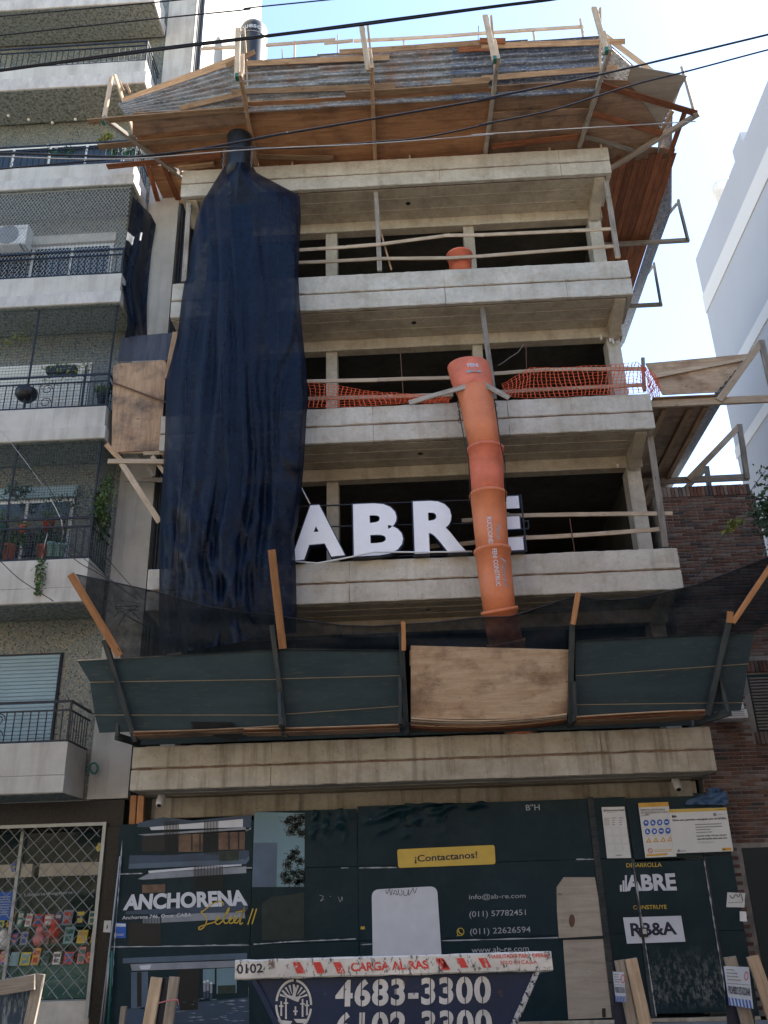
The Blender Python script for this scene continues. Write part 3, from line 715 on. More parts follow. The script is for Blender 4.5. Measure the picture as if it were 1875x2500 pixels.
# second balcony: crowded with pots
z2 = BZ[1][2]+.02
def at_bal(x_px, y_px, Y): return W(r4(x_px, y_px), Y)
pot_plant(r4(75,800), .22, .26, M['terra'], M['leaf'], 'terracotta pot with strappy leaves on the second balcony', (.2,.12,.22), 90, True, .1, 3)
pot_plant(r4(375,795), .2, .24, M['terra'], M['leaf_d'], 'terracotta pot below the trailing succulent on the second balcony', (.22,.12,.24), 110, True, .09, 4)
pot_plant(r4(460,775), .22, .24, M['teal_pot'], M['leaf_d'], 'pale teal bucket pot on the second balcony', (.12,.1,.12), 50, True, .05, 5)
pot_plant(r4(530,775), .24, .22, M['teal_pot'], M['leaf'], 'pale teal pot with a thin plant next to the teal bucket pot', (.12,.1,.2), 40, True, .05, 6)
pot_plant(r4(430,550), .3, .2, M['red_plastic'], M['leaf'], 'red pot raised behind the second balcony railing', (.16,.1,.2), 60, True, .05, 7)
pot_plant(r4(195,560), .3, .14, M['orange2'], M['leaf_y'], 'small orange pot with yellow flowers on the second balcony', (.09,.07,.06), 60, True, .05, 8)
pot_plant(r4(30,560), .3, .16, M['green_plastic'], M['leaf'], 'long green planter on the second balcony', (.2,.1,.2), 50, True, .06, 9)
pot_plant(r4(930,420), .15, .1, M['terra'], M['leaf'], 'leafy bush poking through the net at the second balcony corner', (.22,.16,.3), 260, False, .06, 10)
pot_plant(r4(890,600), .2, .1, M['terra'], M['leaf_d'], 'dark creeper hanging at the second balcony corner post', (.14,.14,.4), 200, False, .05, 11)
pot_plant(r4(640,360), .5, .1, M['terra'], M['leaf_d'], 'sparse climbing plant behind the second balcony net', (.5,.2,.25), 160, False, .05, 12)
pot_plant(r4(140,280), .5, .1, M['terra'], M['leaf_d'], 'thin leafy shoot high behind the second balcony net', (.2,.15,.2), 60, False, .08, 13)
# trailing succulent in front of the second balcony
pts = []; rr = random.Random(5)
for k in range(150):
    f = k/150; p = W(r4(372-30*f+rr.gauss(0,22), 790+330*f), -.06); p.y += rr.uniform(-.04,.03); pts.append(p)
tr = thing('trailing_succulent', 'green succulent trailing down the cream parapet of the second balcony', 'plant', W(r4(350,900), -.05))
leaves('foliage', pts, .07, M['leaf'], tr, 4); tube('stem', [W(r4(430,560),.0), W(r4(405,650),-.02), W(r4(372,800),-.05), W(r4(345,1000),-.05)], .008, M['cream'], tr, 5)
tube('stem', [W(r4(455,250),.02), W(r4(500,330),.02), W(r4(555,450),.02), W(r4(570,560),.02), W(r4(550,640),.02)], .008, M['cream'], tr, 5)
# third balcony: hanging planter, small pots, strappy vines
hp = W(r3(355,400), -.03); hq = W(r3(590,400), -.03)
t = thing('hanging_planter', 'black trough planter of trailing vines hanging inside the third balcony net', 'planter', (hp+hq)/2)
m = MB(); m.box(hp.x, hq.x, .05, .2, hp.z-.02, hp.z+.12); m.build('trough', M['black_plastic'], t)
pts = [Vector((rr.uniform(hp.x-.1,hq.x+.25), rr.uniform(0,.2), hp.z+.13+rr.gauss(0,.05)-abs(rr.gauss(0,.22))*(rr.random()<.7))) for _ in range(330)]
leaves('vines', pts, .05, M['leaf_y'], t, 9)
for a in (hp.x+.05, hq.x-.05): tube('hanger', [(a,.1,hp.z+.12),(a,.06,hp.z+.9)], .004, M['black_metal'], t, 4)
pot_plant(r3(820,690), .2, .2, M['ink'], M['leaf'], 'dark pot with a bushy green plant at the third balcony corner', (.16,.12,.12), 140, True, .06, 21)
pot_plant(r3(150,240), .5, .1, M['terra'], M['leaf_y'], 'yellowing vine high behind the third balcony net', (.25,.1,.2), 60, False, .06, 22)
kx = W(r3(215,600), .1)
t = thing('grill_box', 'round black barbecue kettle hanging on the third balcony railing', 'kettle', kx)
lathe('bowl', [(.02,-.16),(.12,-.14),(.19,-.06),(.2,.02),(.19,.06),(.1,.12),(.01,.14)], kx, M['black_plastic'], t, 20)
tube('handle', [(kx.x-.06,kx.y-.02,kx.z+.13),(kx.x,kx.y-.02,kx.z+.18),(kx.x+.06,kx.y-.02,kx.z+.13)], .01, M['black_metal'], t, 5)
# fifth balcony plants and lamps under the sixth
pot_plant(r1(840,1150), .15, .1, M['terra'], M['leaf_y'], 'yellow green shrub at the fifth balcony railing', (.14,.1,.09), 110, False, .06, 31)
for k, x in enumerate((450, 560, 900, 1010, 1080)):
    pot_plant(r1(x, 1275), .16, .12, M['green_plastic'], M['leaf_d'], 'dark leafy box plant low behind the fifth balcony railing', (.16,.08,.07), 70, True, .05, 40+k)
for x, y in ((68,938),(234,970),(424,995),(610,967)):
    p = WZ(r1(x,y), BZ[5][0]-.05)
    t = thing('globe_lamp', 'small white globe lamp under the sixth balcony soffit', 'lamp', p, 'globe lamps in a row under the soffit')
    lathe('globe', [(.004,-.035),(.02,-.028),(.034,-.01),(.034,.012),(.02,.03),(.012,.034)], p, M['white_plastic'], t, 12); lathe('base', [(.018,.03),(.018,.05),(.01,.05)], p, M['black_plastic'], t, 8)
for x, y in ((390,1185),(455,1190)):
    p = W(r1(x,y), .5)
    t = thing('garden_ball', 'white ball on a stake behind the fifth balcony railing', 'ornament', p, 'white ball ornaments'); lathe('ball', [(.004,-.05),(.03,-.04),(.048,0),(.03,.04),(.004,.05)], p, M['white_plastic'], t, 12); tube('stake', [p, p-Vector((0,0,.5))], .006, M['bark'], t, 4)
# air conditioner on the fourth floor
a0 = W(r2(-60,555), .35); a1 = W(r2(230,552), .35); zb_ = W(r2(140,712), .35).z
AC = thing('air_conditioner', 'white air conditioner condenser mounted high on the fourth floor wall', 'air conditioner', ((a0.x+a1.x)/2,.5,zb_))
box('casing', a0.x-.25, a1.x, .35, .62, zb_, a1.z, M['white_plastic'], AC, ch=.02)
gcx = W(r2(60,640), .35)
m = MB()
for r_ in (.05,.1,.15,.2,.235): m.tube([(gcx.x+r_*math.cos(q*math.pi/12), .335, gcx.z+r_*math.sin(q*math.pi/12)) for q in range(25)], .005, 4)
for q in range(8): m.bar((gcx.x,.334,gcx.z),(gcx.x+.235*math.cos(q*math.pi/4), .334, gcx.z+.235*math.sin(q*math.pi/4)), .006, .006)
m.build('fan_grille', M['ink_grey'], AC)
mesh('fan_opening', [(gcx.x+.235*math.cos(q*math.pi/12), .346, gcx.z+.235*math.sin(q*math.pi/12)) for q in range(24)], [tuple(range(24))], M['print_grey'], AC)
m = MB(); m.bar((a1.x-.1,.88,zb_-.02),(a1.x-.1,.33,zb_-.02),.03,.03); m.bar((a1.x-.1,.88,zb_-.3),(a1.x-.1,.36,zb_-.03),.02,.02); m.bar((a1.x-.75,.88,zb_-.02),(a1.x-.75,.33,zb_-.02),.03,.03); m.build('bracket', M['steel'], AC)
text('----', r2(160,590), r2(212,588), r2(212,582), r2(160,584), .342, M['ink_grey'], AC, .0, name='badge') if False else patch('badge', [r2(160,591),r2(213,588),r2(213,583),r2(160,586)], .345, M['ink_grey'], AC)
# nets closing the balconies
def net(name, x0, x1, z0, z1, Y, cell, r_, mat, label, diamond=True, side=None):
    m = MB()
    def put(p, q):
        m.bar(p, q, r_, r_, (0,1,0))
    if diamond:
        H = z1-z0; k = 0; x = x0-H*.62
        while x < x1:
            for sgn in (1,-1):
                xa, za, xb, zb = x, z0, x+H*.62, z1
                if xa < x0: za = z0+(x0-xa)/.62; xa = x0
                if xb > x1: zb = z1-(xb-x1)/.62; xb = x1
                if xb > xa:
                    if sgn < 0: za, zb = z1-(za-z0), z1-(zb-z0)
                    put((xa,Y,za),(xb,Y,zb))
            x += cell
    else:
        x = x0
        while x <= x1: put((x,Y,z0),(x,Y,z1)); x += cell
        z = z0
        while z <= z1: put((x0,Y,z),(x1,Y,z)); z += cell
    m.bar((x0,Y,z1),(x1,Y,z1),.012,.012); 
    o = m.build(name, mat); o['kind'] = 'stuff'; return tag(o, label, 'net')
net('balcony_net', -4.6, -1.05, BZ[3][2]+.02, BZ[4][0]-.01, .05, .072, .0065, M['net_wire'], 'pale diamond safety net closing the balcony with the air conditioner')
net('balcony_net', -3.6, -1.08, BZ[2][2]+.02, BZ[3][0]-.02, .05, .06, .004, M['net_wire_d'], 'dark square safety net closing the third balcony around the hanging planter', False)
net('balcony_net', -3.4, -1.08, BZ[1][2]+.02, BZ[2][0]-.02, .05, .05, .005, M['net_wire_d'], 'dark square safety net closing the plant filled second balcony', False)
m = MB()
H = BZ[2][0]-BZ[1][2]
for k in range(-40, 60):
    for sg in (1,-1):
        ya, za, yb, zb = .06+k*.05, BZ[1][2], .06+k*.05+H*.6, BZ[2][0]
        if ya < .06: za += (.06-ya)/.6; ya = .06
        if yb > .86: zb -= (yb-.86)/.6; yb = .86
        if yb > ya:
            if sg < 0: za, zb = BZ[1][2]+BZ[2][0]-za, BZ[1][2]+BZ[2][0]-zb
            m.bar((-1.04,ya,za),(-1.04,yb,zb),.005,.005,(1,0,0))
o = m.build('balcony_net', M['net_wire_d']); o['kind'] = 'stuff'; tag(o, 'dark diamond net on the open end of the second balcony', 'net')
for i, xs in ((1, (-1.06,-2.55)), (2, (-1.06,-2.55))):
    for x in xs:
        o = beam('net_post', (x,.06,BZ[i][2]), (x,.06,BZ[i+1][0]-.01), .03, .03, M['black_metal']); tag(o, 'slim black steel post holding the %s balcony net %s' % (['','second','third'][i], 'at its open corner' if x > -2 else ['','behind the pots','beside the hanging planter'][i]), 'post', 'steel posts of the balcony nets')
o = tube('hose', [W(r5(845+34*math.cos(a), 1200+48*math.sin(a)), .8-.008*k) for k, a in enumerate([i*.4 for i in range(48)])], .016, M['green_plastic'], None, 6); tag(o, 'coiled green hose hanging on the lowest balcony wall', 'hose')
# ---------------------------------------------------------------- top protective canopy
Z0 = 15.45
TC = thing('protective_canopy', 'wooden fan canopy of plywood and corrugated sheets around the top slab', 'canopy', (4.3,-1,15.4))
def V3(p): return Vector(p)
brk = [(V3((-.066,.278,Z0)), V3((-1.165,-1.31,Z0)), V3((-1.126,-1.31,16.6))), (V3((1.503,.08,Z0)), V3((1.58,-2.09,Z0)), V3((1.547,-2.09,16.70))),
       (V3((3.921,.08,Z0)), V3((3.977,-2.09,Z0)), V3((3.872,-2.09,16.57))), (V3((6.153,.05,Z0)), V3((6.256,-2.13,Z0)), V3((6.169,-2.13,16.59))),
       (V3((8.038,.05,Z0)), V3((8.243,-2.17,Z0)), V3((8.165,-2.17,16.57))), (V3((8.72,.72,Z0)), V3((10.209,-.598,Z0)), V3((10.162,-.598,16.7)))]
eA = WZ(c3(1190,1390), Z0); eB = WZ(c6(1035,340), Z0)
tA = W(c3(1135,1170), eA.y); tB = W(c6(995,110), eB.y)
brk += [(V3((8.66,eA.y,Z0)), eA, tA), (V3((8.66,eB.y,Z0)), eB, tB)]
foot = []
for k, (a, e, t) in enumerate(brk):
    mt = M['grey_wood'] if k in (5,6,7) else M['pine_pale']
    d = (e-a).normalized()
    beam('bracket_beam', a, e+d*.05, .075, .1, M['grey_wood'] if k not in (1,2) else M['pine'], TC)
    side = d.cross(Vector((0,0,1)))*.055
    beam('bracket_post', e+side-Vector((0,0,.06)), t+side, .1, .05, mt, TC, up=d)
    if k in (1,2,3,4): beam('bracket_post', e-side*.2-Vector((0,0,.055))-d*.06, (e*.5+t*.5)-side*.2-d*.06, .1, .045, M['pine_pale'], TC, up=d)
    f = a+(e-a)*(.66 if k < 5 else .6); foot.append(f)
    beam('bracket_brace', f-side+Vector((0,0,.05)), t-side, .035, .07, mt, TC, up=d)
    g = MB(); g.box(-.03,.03,-.03,.03,0,.09)
    mesh('green_paint_end', [Vector(v)*1.0+e+side+Vector((0,0,-.065)) for v in [(x*1.0,y*1.7,z) for x,y,z in g.V]], g.F, M['green_plastic'], TC) if k in (0,1,3,4) else None
# plywood deck seen from below
def deck(poly, mat, z=Z0+.056, name='plywood_sheet', th=.018):
    return plate(name, [(p[0],p[1],z) for p in poly], th, mat, TC, (0,0,1))
deck([(1.54,.14),(1.54,-1.46),(3.945,-1.44),(3.945,.14)], M['ply'])
deck([(3.955,.14),(3.955,-1.45),(6.2,-1.47),(6.2,.14)], M['ply'])
deck([(6.21,.14),(6.21,-1.5),(8.25,-1.5),(8.1,.14)], M['ply_stain'])
q = lambda p, z=Z0: WZ(p, z)
deck([q(c1(765,668)), q(c1(1415,633)), (1.53,-.95), q(c1(765,800))], M['ply_stain'])
deck([q(c1(765,760)), (1.53,-1.0), (1.53,.16), (-.02,.16), q(c1(1000,985)), q(c1(830,900))], M['ply'], Z0+.085)
deck([q(c1(845,950)), q(c1(1060,1010)), (-.03,1.45), (-.62,1.45)], M['ply'], Z0+.05)
deck([(8.1,.13),(8.27,-1.5),q(c3(850,480)),q(c3(1060,790)),q(c3(800,990)),(8.6,.45)], M['ply_stain'], Z0+.06)
deck([(8.66,.42),(9.5,.25),(10.05,.35),(10.15,11.6),(8.66,11.6)], M['ply_stain'], Z0+.1)
deck([q(c3(870,400)),q(c3(1195,460)),q(c3(1090,650)),q(c3(1000,790)),q(c3(760,950)),q(c3(700,850)),q(c3(830,560))], M['ply_grey'], Z0+.085)
for a, b, mt in ((c1(510,705), c1(1425,630), 'pine'), (c1(570,850), c1(1455,772), 'pine'), (c1(620,965), c1(1280,905), 'red_wood'), (c2(815,548), c2(1640,492), 'pine'),
                 (c3(690,490), c3(1240,655), 'red_wood'), (c3(640,655), c3(1040,772), 'red_wood'), (c3(590,790), c3(880,872), 'grey_wood'), (c2(300,905), c2(745,915), 'pine'), (c2(-30,905), c2(90,895), 'red_wood'),
                 (c1(1035,975), c1(1240,950), 'pine'), (c3(60,850), c3(560,790), 'red_wood'), (c3(60,665), c3(640,640), 'ply_stain')):
    beam('plank', q(a, Z0-.02), q(b, Z0-.02), .13 if mt != 'grey_wood' else .09, .03, M[mt], TC, n=6, bow=.01)
for a, b in ((c1(850,945), c1(915,1165)), (c1(945,950), c1(1030,1155))): beam('plank', q(a, Z0-.02), q(b, Z0-.02), .1, .035, M['red_wood'], TC)
beam('plank', q(c1(885,1180), Z0-.05), q(c1(1085,1165), Z0-.05), .05, .1, M['pine'], TC); beam('plank', q(c1(880,1210), Z0-.1), q(c1(960,1205), Z0-.1), .05, .06, M['pine_pale'], TC)
# red boards of the side deck, laid front to back
x = 8.7
for k in range(10):
    w = .138; y0 = .45+rnd.uniform(-.08,.15)
    beam('deck_board', (x+w/2, y0, Z0+.07), (x+w/2, 11.4+rnd.uniform(-.4,.2), Z0+.07), w-.003, .022, M['red_wood'], TC, n=8, bow=.0); x += w+rnd.uniform(0,.004)
# corrugated sheets leaning on the braces
def corr(name, A0, A1, B0, B1, nc, mat, parent, amp=.028, nu=8):
    A0,A1,B0,B1 = map(Vector,(A0,A1,B0,B1)); nr = (A1-A0).cross(B0-A0).normalized(); V, Fc = [], []; ns = nc*6
    for i in range(nu+1):
        u = i/nu
        for j in range(ns+1):
            s = j/ns; p = (A0*(1-u)+A1*u)*(1-s)+(B0*(1-u)+B1*u)*s
            V.append(p+nr*(amp*math.sin(2*math.pi*nc*s)+.006*math.sin(5*u+s*3)))
    for i in range(nu):
        for j in range(ns): a = i*(ns+1)+j; Fc.append((a, a+1, a+ns+2, a+ns+1))
    return mesh(name, V, Fc, mat, parent, True)
def bt(k, f): a = foot[k]; t = brk[k][2]; return a+(t-a)*f
def lean(x, f, dy=.05):   # point on the front lean at world x
    y0, y1 = -1.44, -2.1; return Vector((x, y0+(y1-y0)*f+dy, Z0+.06+(16.58-Z0)*f))
FT = .66
for x0, x1, mt, ft, dy in ((1.5,3.0,'zinc',.62,.06),(2.95,5.5,'zinc',.645,.05),(5.45,6.9,'zinc_blue',.66,.045),(6.85,8.22,'zinc_blue',.66,.06)):
    corr('corrugated_sheet', lean(x0,-.1,dy), lean(x1,-.1,dy), lean(x0,ft,dy), lean(x1,ft+.01,dy), 7, M[mt], TC)
corr('corrugated_sheet', q(c1(735,680)), (1.56,-1.28,Z0-.0), WP(c1(680,600), brk[0][1]+Vector((0,0,0)), (0,1,0)), lean(1.5,.6,.05), 8, M['zinc'], TC)
corr('corrugated_sheet', (8.25,-1.48,Z0+.06), (9.62,-.1,Z0+.06), lean(8.25,.66,.05), bt(5,.62)+Vector((0,.1,0)), 8, M['zinc'], TC)
x9 = 10.1
corr('corrugated_sheet', (9.62,-.05,Z0+.07), (x9,eA.y,Z0+.07), bt(5,.62)+Vector((0,.1,0)), bt(6,.8), 8, M['zinc'], TC)
corr('corrugated_sheet', (x9,eA.y,Z0+.07), (x9,eB.y+3,Z0+.07), bt(6,.8), bt(7,.8)+Vector((0,3,0)), 8, M['zinc_blue'], TC)
# planks nailed along the corrugated sheets
lo = Vector((0,-1.44,Z0+.06)); ln = Vector((0, (16.58-Z0), .66)).normalized()
for a, b, mt, off in ((c2(245,368), c2(1068,332), 'pine', -.02), (c2(780,302), c2(1640,243), 'pine', -.02), (c2(155,532), c2(1102,497), 'pine', -.02), (c3(0,268), c3(832,240), 'pine', -.05),
                 (c2(1428,470), c2(1650,460), 'pine', -.05), (c3(0,455), c3(788,392), 'pine', -.02), (c2(1465,290), c2(1650,280), 'red_wood', -.05), (c3(-10,235), c3(140,236), 'red_wood', -.08)):
    o_ = lo+ln*off
    beam('plank', WP(a, o_, ln), WP(b, o_, ln), .024, .1, M[mt], TC, up=(0,-.5,.86), n=6, bow=.006)
la0, la1 = WP(c1(715,585), brk[0][1]+Vector((.2,.2,0)), (0,1,0)), lean(1.5,.62,-.02)
beam('plank', la0, la1, .024, .13, M['pine'], TC, up=(0,-.5,.86), n=6)
beam('plank', q(c1(1040,628), Z0+.1), lean(1.5,.12,-.03), .024, .1, M['pine'], TC, up=(0,-.5,.86))
beam('plank', WP(c1(1310,385), lean(1.4,.6,-.05), ln), WP(c1(1475,300), lean(1.4,.6,-.05), ln), .024, .1, M['pine'], TC, up=(0,-.5,.86))
beam('plank', lean(8.2,.7,0), bt(5,.7), .024, .12, M['pine_pale'], TC, up=(0,-.5,.86))
for k in range(4): beam('plank', W(c1(690+14*k,470+6*k), -1.2), W(c1(715+12*k,525+4*k), -1.2), .02, .05, M['pine'], TC) if k in (0,3) else None
beam('plank', q(c3(1110,640), Z0+.2), q(c3(1020,800), Z0), .05, .06, M['pine'], TC); beam('plank', q(c3(1090,900), Z0), q(c3(1180,640), Z0+.1), .1, .03, M['red_wood'], TC)
# ---------------------------------------------------------------- roof guard rail above the canopy
RG = thing('roof_guard_rail', 'pale plank rail with rebar stubs standing above the corrugated canopy', 'guard rail', (4.5,.05,15.4))
for a, b in ((c2(-10,277),c2(185,275)),(c2(350,262),c2(757,230)),(c2(690,250),c2(858,234)),(c2(862,237),c2(1400,208)),(c2(1380,210),c3(590,155)),(c1(1160,285),c1(1370,270))):
    beam('plank', W(a,.05), W(b,.05), .03, .09, M['pine_pale'], RG, n=5, bow=.01)
for a, b in ((c2(770,200),c2(768,330)),(c2(1585,150),c2(1580,260)),(c2(448,283),c2(450,330))):
    p, s_ = W(a,.12), W(b,.12); tube('rebar', [p, s_, (s_.x,.12,15.3)], .012, M['rust'], RG, 5)
for px in (c2(520,245), c2(1150,222), c3(300,175)):
    p = W(px, .09); beam('post', (p.x,.09,15.3), (p.x,.09,p.z+.02), .04, .06, M['pine_pale'], RG, up=(0,1,0))
p = W(c3(575,150), .02); beam('post', (p.x,.02,15.3), W(c3(572,112), .02), .04, .06, M['pine_pale'], RG, up=(0,1,0)); beam('post', W(c3(590,190),.02), W(c3(572,115),.02), .03, .05, M['pine_pale'], RG, up=(0,1,0))
# wooden sticks at the left roof corner
# ---------------------------------------------------------------- water tank
tp = [W(c1(1385,200),3.2), W(c1(1522,200),3.2)]; tz = W(c1(1450,92),3.2).z+.12; tr_ = (tp[1].x-tp[0].x)/2*1.22; tcx = (tp[0].x+tp[1].x)/2-.02
TK = thing('water_tank', 'black plastic water tank with a domed top and white lettering on the roof', 'water tank', (tcx,3.6,19.2))
zt0 = 19.2
lathe('shell', [(tr_*1.06,0),(tr_*1.06,(tz-zt0)*.3),(tr_*1.0,(tz-zt0)*.33),(tr_*1.0,tz-zt0-.4),(tr_*.97,tz-zt0-.28),(tr_*.86,tz-zt0-.15),(tr_*.65,tz-zt0-.06),(tr_*.35,tz-zt0-.01),(.01,tz-zt0+.01)], (tcx,3.6,zt0), M['black_plastic'], TK, 28)
ring = [(tcx+(tr_+.006)*math.cos(a), 3.6+(tr_+.006)*math.sin(a), tz-.7) for a in [i*math.pi/14 for i in range(29)]]
Vg, Fg = glyphs('quesc', .02); c = (tz-.55)
mesh('lettering', [(tcx+(tr_+.012)*math.cos(-2.35+u*1.45), 3.6+(tr_+.012)*math.sin(-2.35+u*1.45), c-.1+v*.2) for u, v in Vg], Fg, M['print_text'], TK)
tube('band', ring, .008, M['print_text'], TK, 4)
# ---------------------------------------------------------------- black chute wrapped in blue mesh
BC = thing('black_debris_chute', 'black debris chute whose open top sticks out above the blue wrap', 'chute', W(c1(1380,1000), -.55))
ctop = W(c1(1385,800), -.75); rad = (W(c1(1450,850), -.75)-W(c1(1318,850), -.75)).length/2
lathe('hopper', [(rad*.9,-1.0),(rad,-.75),(rad*1.02,-.1),(rad*1.08,-.02),(rad*1.08,0),(rad*1.0,0),(rad*.86,-.7)], (ctop.x, -.75, ctop.z), M['black_plastic'], BC)
for k in range(8): lathe('section', [(rad*.78,-1.15),(rad*.95,-.05),(rad*1.02,-.03),(rad*1.02,0),(rad*.92,0)], (ctop.x+.05*k*.3, -.3, ctop.z-.8-k*1.05), M['black_plastic'], BC)
for s_ in (-1, 1):
    m = MB()
    for k in range(7):
        c = Vector((ctop.x+s_*(rad*1.12+.02), -.8, ctop.z-.35-k*.07)); m.tube([(c.x+.018*math.cos(a)*(k%2), c.y+.018*math.cos(a)*((k+1)%2), c.z+.045*math.sin(a)) for a in [i*math.pi/5 for i in range(11)]], .006, 4)
    m.build('chain', M['steel'], BC)
Lp = [c1(1330,935),c1(1290,975),c1(1175,1160),c1(1140,1250),c1(1105,1420),c1(1085,1600),(450,690),(443,735),(433,820),(418,880),(405,925),(404,1010),(403,1060),(398,1150),(391,1250),(389,1380),(388,1500),(389,1600)]
Rp = [c2(265,940),c2(300,1000),c2(480,1095),c2(550,1130),c2(556,1250),c2(548,1450),c2(540,1600),c5(305,190),c5(312,330),c5(330,520),c5(350,720),c5(362,900),c5(352,980),c5(340,1200),c5(325,1400),c5(300,1620),d2(280,150),d2(290,320),d2(295,560),d2(290,700)]
def along(P, f):
    L = [0]
    for a, b in zip(P[:-1], P[1:]): L.append(L[-1]+math.hypot(b[0]-a[0], b[1]-a[1]))
    s = f*L[-1]
    for i in range(len(P)-1):
        if s <= L[i+1]+1e-6:
            t = (s-L[i])/max(L[i+1]-L[i],1e-6); return (P[i][0]*(1-t)+P[i+1][0]*t, P[i][1]*(1-t)+P[i+1][1]*t)
    return P[-1]
nu, nv = 64, 170; V, Fc = [], []
for j in range(nv+1):
    v = j/nv; a, b = along(Lp, v), along(Rp, v)
    for i in range(nu+1):
        u = i/nu; px = (a[0]*(1-u)+b[0]*u, a[1]*(1-u)+b[1]*u)
        amp = .035+.12*min(1, v*2.5)
        X_ = (px[0]-560)*.01; wx = X_+.7*noise.noise((X_*.5, v*1.6, 0))+.25*noise.noise((X_, v*5, 3))
        rg = lambda k, vv, z: 1-2.6*abs(noise.noise((wx*k, v*vv, z)))
        f = .75*rg(.9,.9,5)+.5*rg(2.1,1.4,11)+.24*rg(4.6,2.6,17)+.1*rg(10,7,23)
        lw = min(1,max(0,(v-.3)*3)); sw = max(0, noise.noise((u*1.3+3, v*3.1, 2))+.12)*lw
        f += 1.5*sw*(1-2.4*abs(noise.noise((wx*1.1+v*9, v*9-wx*2.6, 31))))
        Y = -.34-.34*math.sin(math.pi*u)**.6-amp*f*(1 if .03<u<.97 else .4)
        if v < .12: Y -= .35*(1-v/.12)*math.exp(-((u-.5)/.45)**2)
        V.append(W(px, Y))
for j in range(nv):
    for i in range(nu): a = j*(nu+1)+i; Fc.append((a, a+1, a+nu+2, a+nu+1))
tp_ = mesh('blue_tarp', V, Fc, M['tarp'], None, True)
for i0, j0, j1 in ((25,40,128),(52,20,165),(9,60,165)): tube('seam', [V[j*(nu+1)+i0]+Vector((0,-.006,0)) for j in range(j0,j1)], .006, M['navy'], tp_, 4); tag(tp_, 'tall dark blue mesh wrap hanging in folds down the left bays', 'tarp')
# ---------------------------------------------------------------- orange debris chute
OC = thing('orange_debris_chute', 'orange plastic debris chute of linked tubes with a wide hopper running down the balconies', 'chute', W(c5(1300,900), -.4))
def frustum(name, a, b, ra, rb, mat, rim=True, seg=28):
    a, b = Vector(a), Vector(b); Mx = frame_of(a, b, (0,-1,0)); L = (b-a).length
    prof = [(0,ra)]+([(0,ra*1.07),(.05,ra*1.07),(.055,ra*1.0)] if rim else [])+[(L*.5,(ra+rb)/2),(L,rb),(L,rb*.95),(.02,ra*.92)]
    V, Fc = [], []
    for x, r_ in prof:
        for k in range(seg): t = 2*math.pi*k/seg; V.append((x, r_*math.cos(t), r_*math.sin(t)))
    for i in range(len(prof)-1):
        for k in range(seg): p, s = i*seg+k, i*seg+(k+1)%seg; Fc.append((p, s, s+seg, p+seg))
    return mesh(name, V, Fc, mat, OC, True, Mx)
YC = -.5
pc = [c5(1325,850), c5(1388,1185), c5(1402,1448), d2(1428,232), d2(1468,572), d2(1505,760)]
wd_ = [205, 200, 205, 205, 205, 215]
P_ = [W(p, YC if k < 5 else -.36) for k, p in enumerate(pc)]; r_ = [ (P_[i]-CAM).dot(FW)/F*wd_[i]*.42194/2 for i in range(6)]
P_.append(Vector((P_[5].x+.12,-.12,P_[5].z-.75))); r_.append(r_[5])
P_.append(Vector((P_[6].x+.05,.2,4.0))); r_.append(r_[5])
secs = []
for i in range(7):
    d = (P_[i+1]-P_[i]).normalized()
    secs.append(frustum('tube_section', P_[i]-d*.03, P_[i+1]+d*.12, r_[i]*(1.0 if i else .98), r_[i+1]*.9, M['orange'] if i != 1 else M['orange2'], rim=i > 0))
ht = W(c5(1288,700), -.33); hb = P_[0]; hr = (ht-CAM).dot(FW)/F*118*.42194
V, Fc = [], []; seg = 32
for x, k_, f in ((0,1.0,0),(0,1.03,0),(.06,1.03,0),(.55,1.0,.0),(.8,.92,.0),(1.05,.86,0),(1.05,.8,0),(.02,.95,0)):
    for j in range(seg):
        t = 2*math.pi*j/seg; c = ht*(1-x)+hb*x; V.append(c+Vector((hr*k_*math.cos(t), hr*k_*math.sin(t)*.9, 0)))
for i in range(7):
    for j in range(seg): a, b = i*seg+j, i*seg+(j+1)%seg; Fc.append((a, b, b+seg, a+seg))
hop = mesh('hopper', V, Fc, M['orange2'], OC, True); fixn(hop)
Vg, Fg = glyphs('FENI', .03)
def on_hopper(u, v, a0, a1, f0, f1):
    t = a0+(a1-a0)*u; f = f0+(f1-f0)*v; c = ht*(1-f)+hb*f; return c+Vector((hr*1.035*math.cos(t), hr*1.035*math.sin(t)*.9, 0))
mesh('lettering', [on_hopper(u, v, -1.75, -1.25, .42, .28) for u, v in Vg], Fg, M['print_white'], hop)
mesh('paint_smear', [on_hopper(u, v, -1.9, -1.1, .62, .5) for u, v in ((0,0),(.4,.1),(.8,0),(1,.7),(.5,1),(.1,.8))], [(0,1,2,3,4,5)], M['print_text'], hop)
def on_tube(i, txt, a0, a1, f0, f1, mat, bold=.015, shear=0):
    A, B = P_[i], P_[i+1]; d = (B-A).normalized(); e = Vector((0,1,0)); e = (e-d*e.dot(d)).normalized(); s = d.cross(e)
    Vg, Fg = glyphs(txt, bold, shear)
    out = []
    for u, v in Vg:
        f = f0+(f1-f0)*u; t = a0+(a1-a0)*v; r0 = (r_[i]*(1-f)+r_[i+1]*.9*f)*1.035; out.append(A+(B-A)*f+(e*math.cos(t)+s*math.sin(t))*r0)
    mesh('lettering', out, Fg, mat, secs[i])
sgn = 1
on_tube(2, 'RUCCIONES', math.pi+.28, math.pi+.0, .5, .98, M['print_white'])
on_tube(2, 'Feni', math.pi-.2, math.pi-.55, .62, .9, M['print_text'], .0, .3)
on_tube(3, 'FENI CONSTRUC', math.pi+.12, math.pi-.14, .06, .68, M['print_white'])
on_tube(3, 'Feni', math.pi-.3, math.pi-.62, .2, .7, M['print_text'], .0, .3)
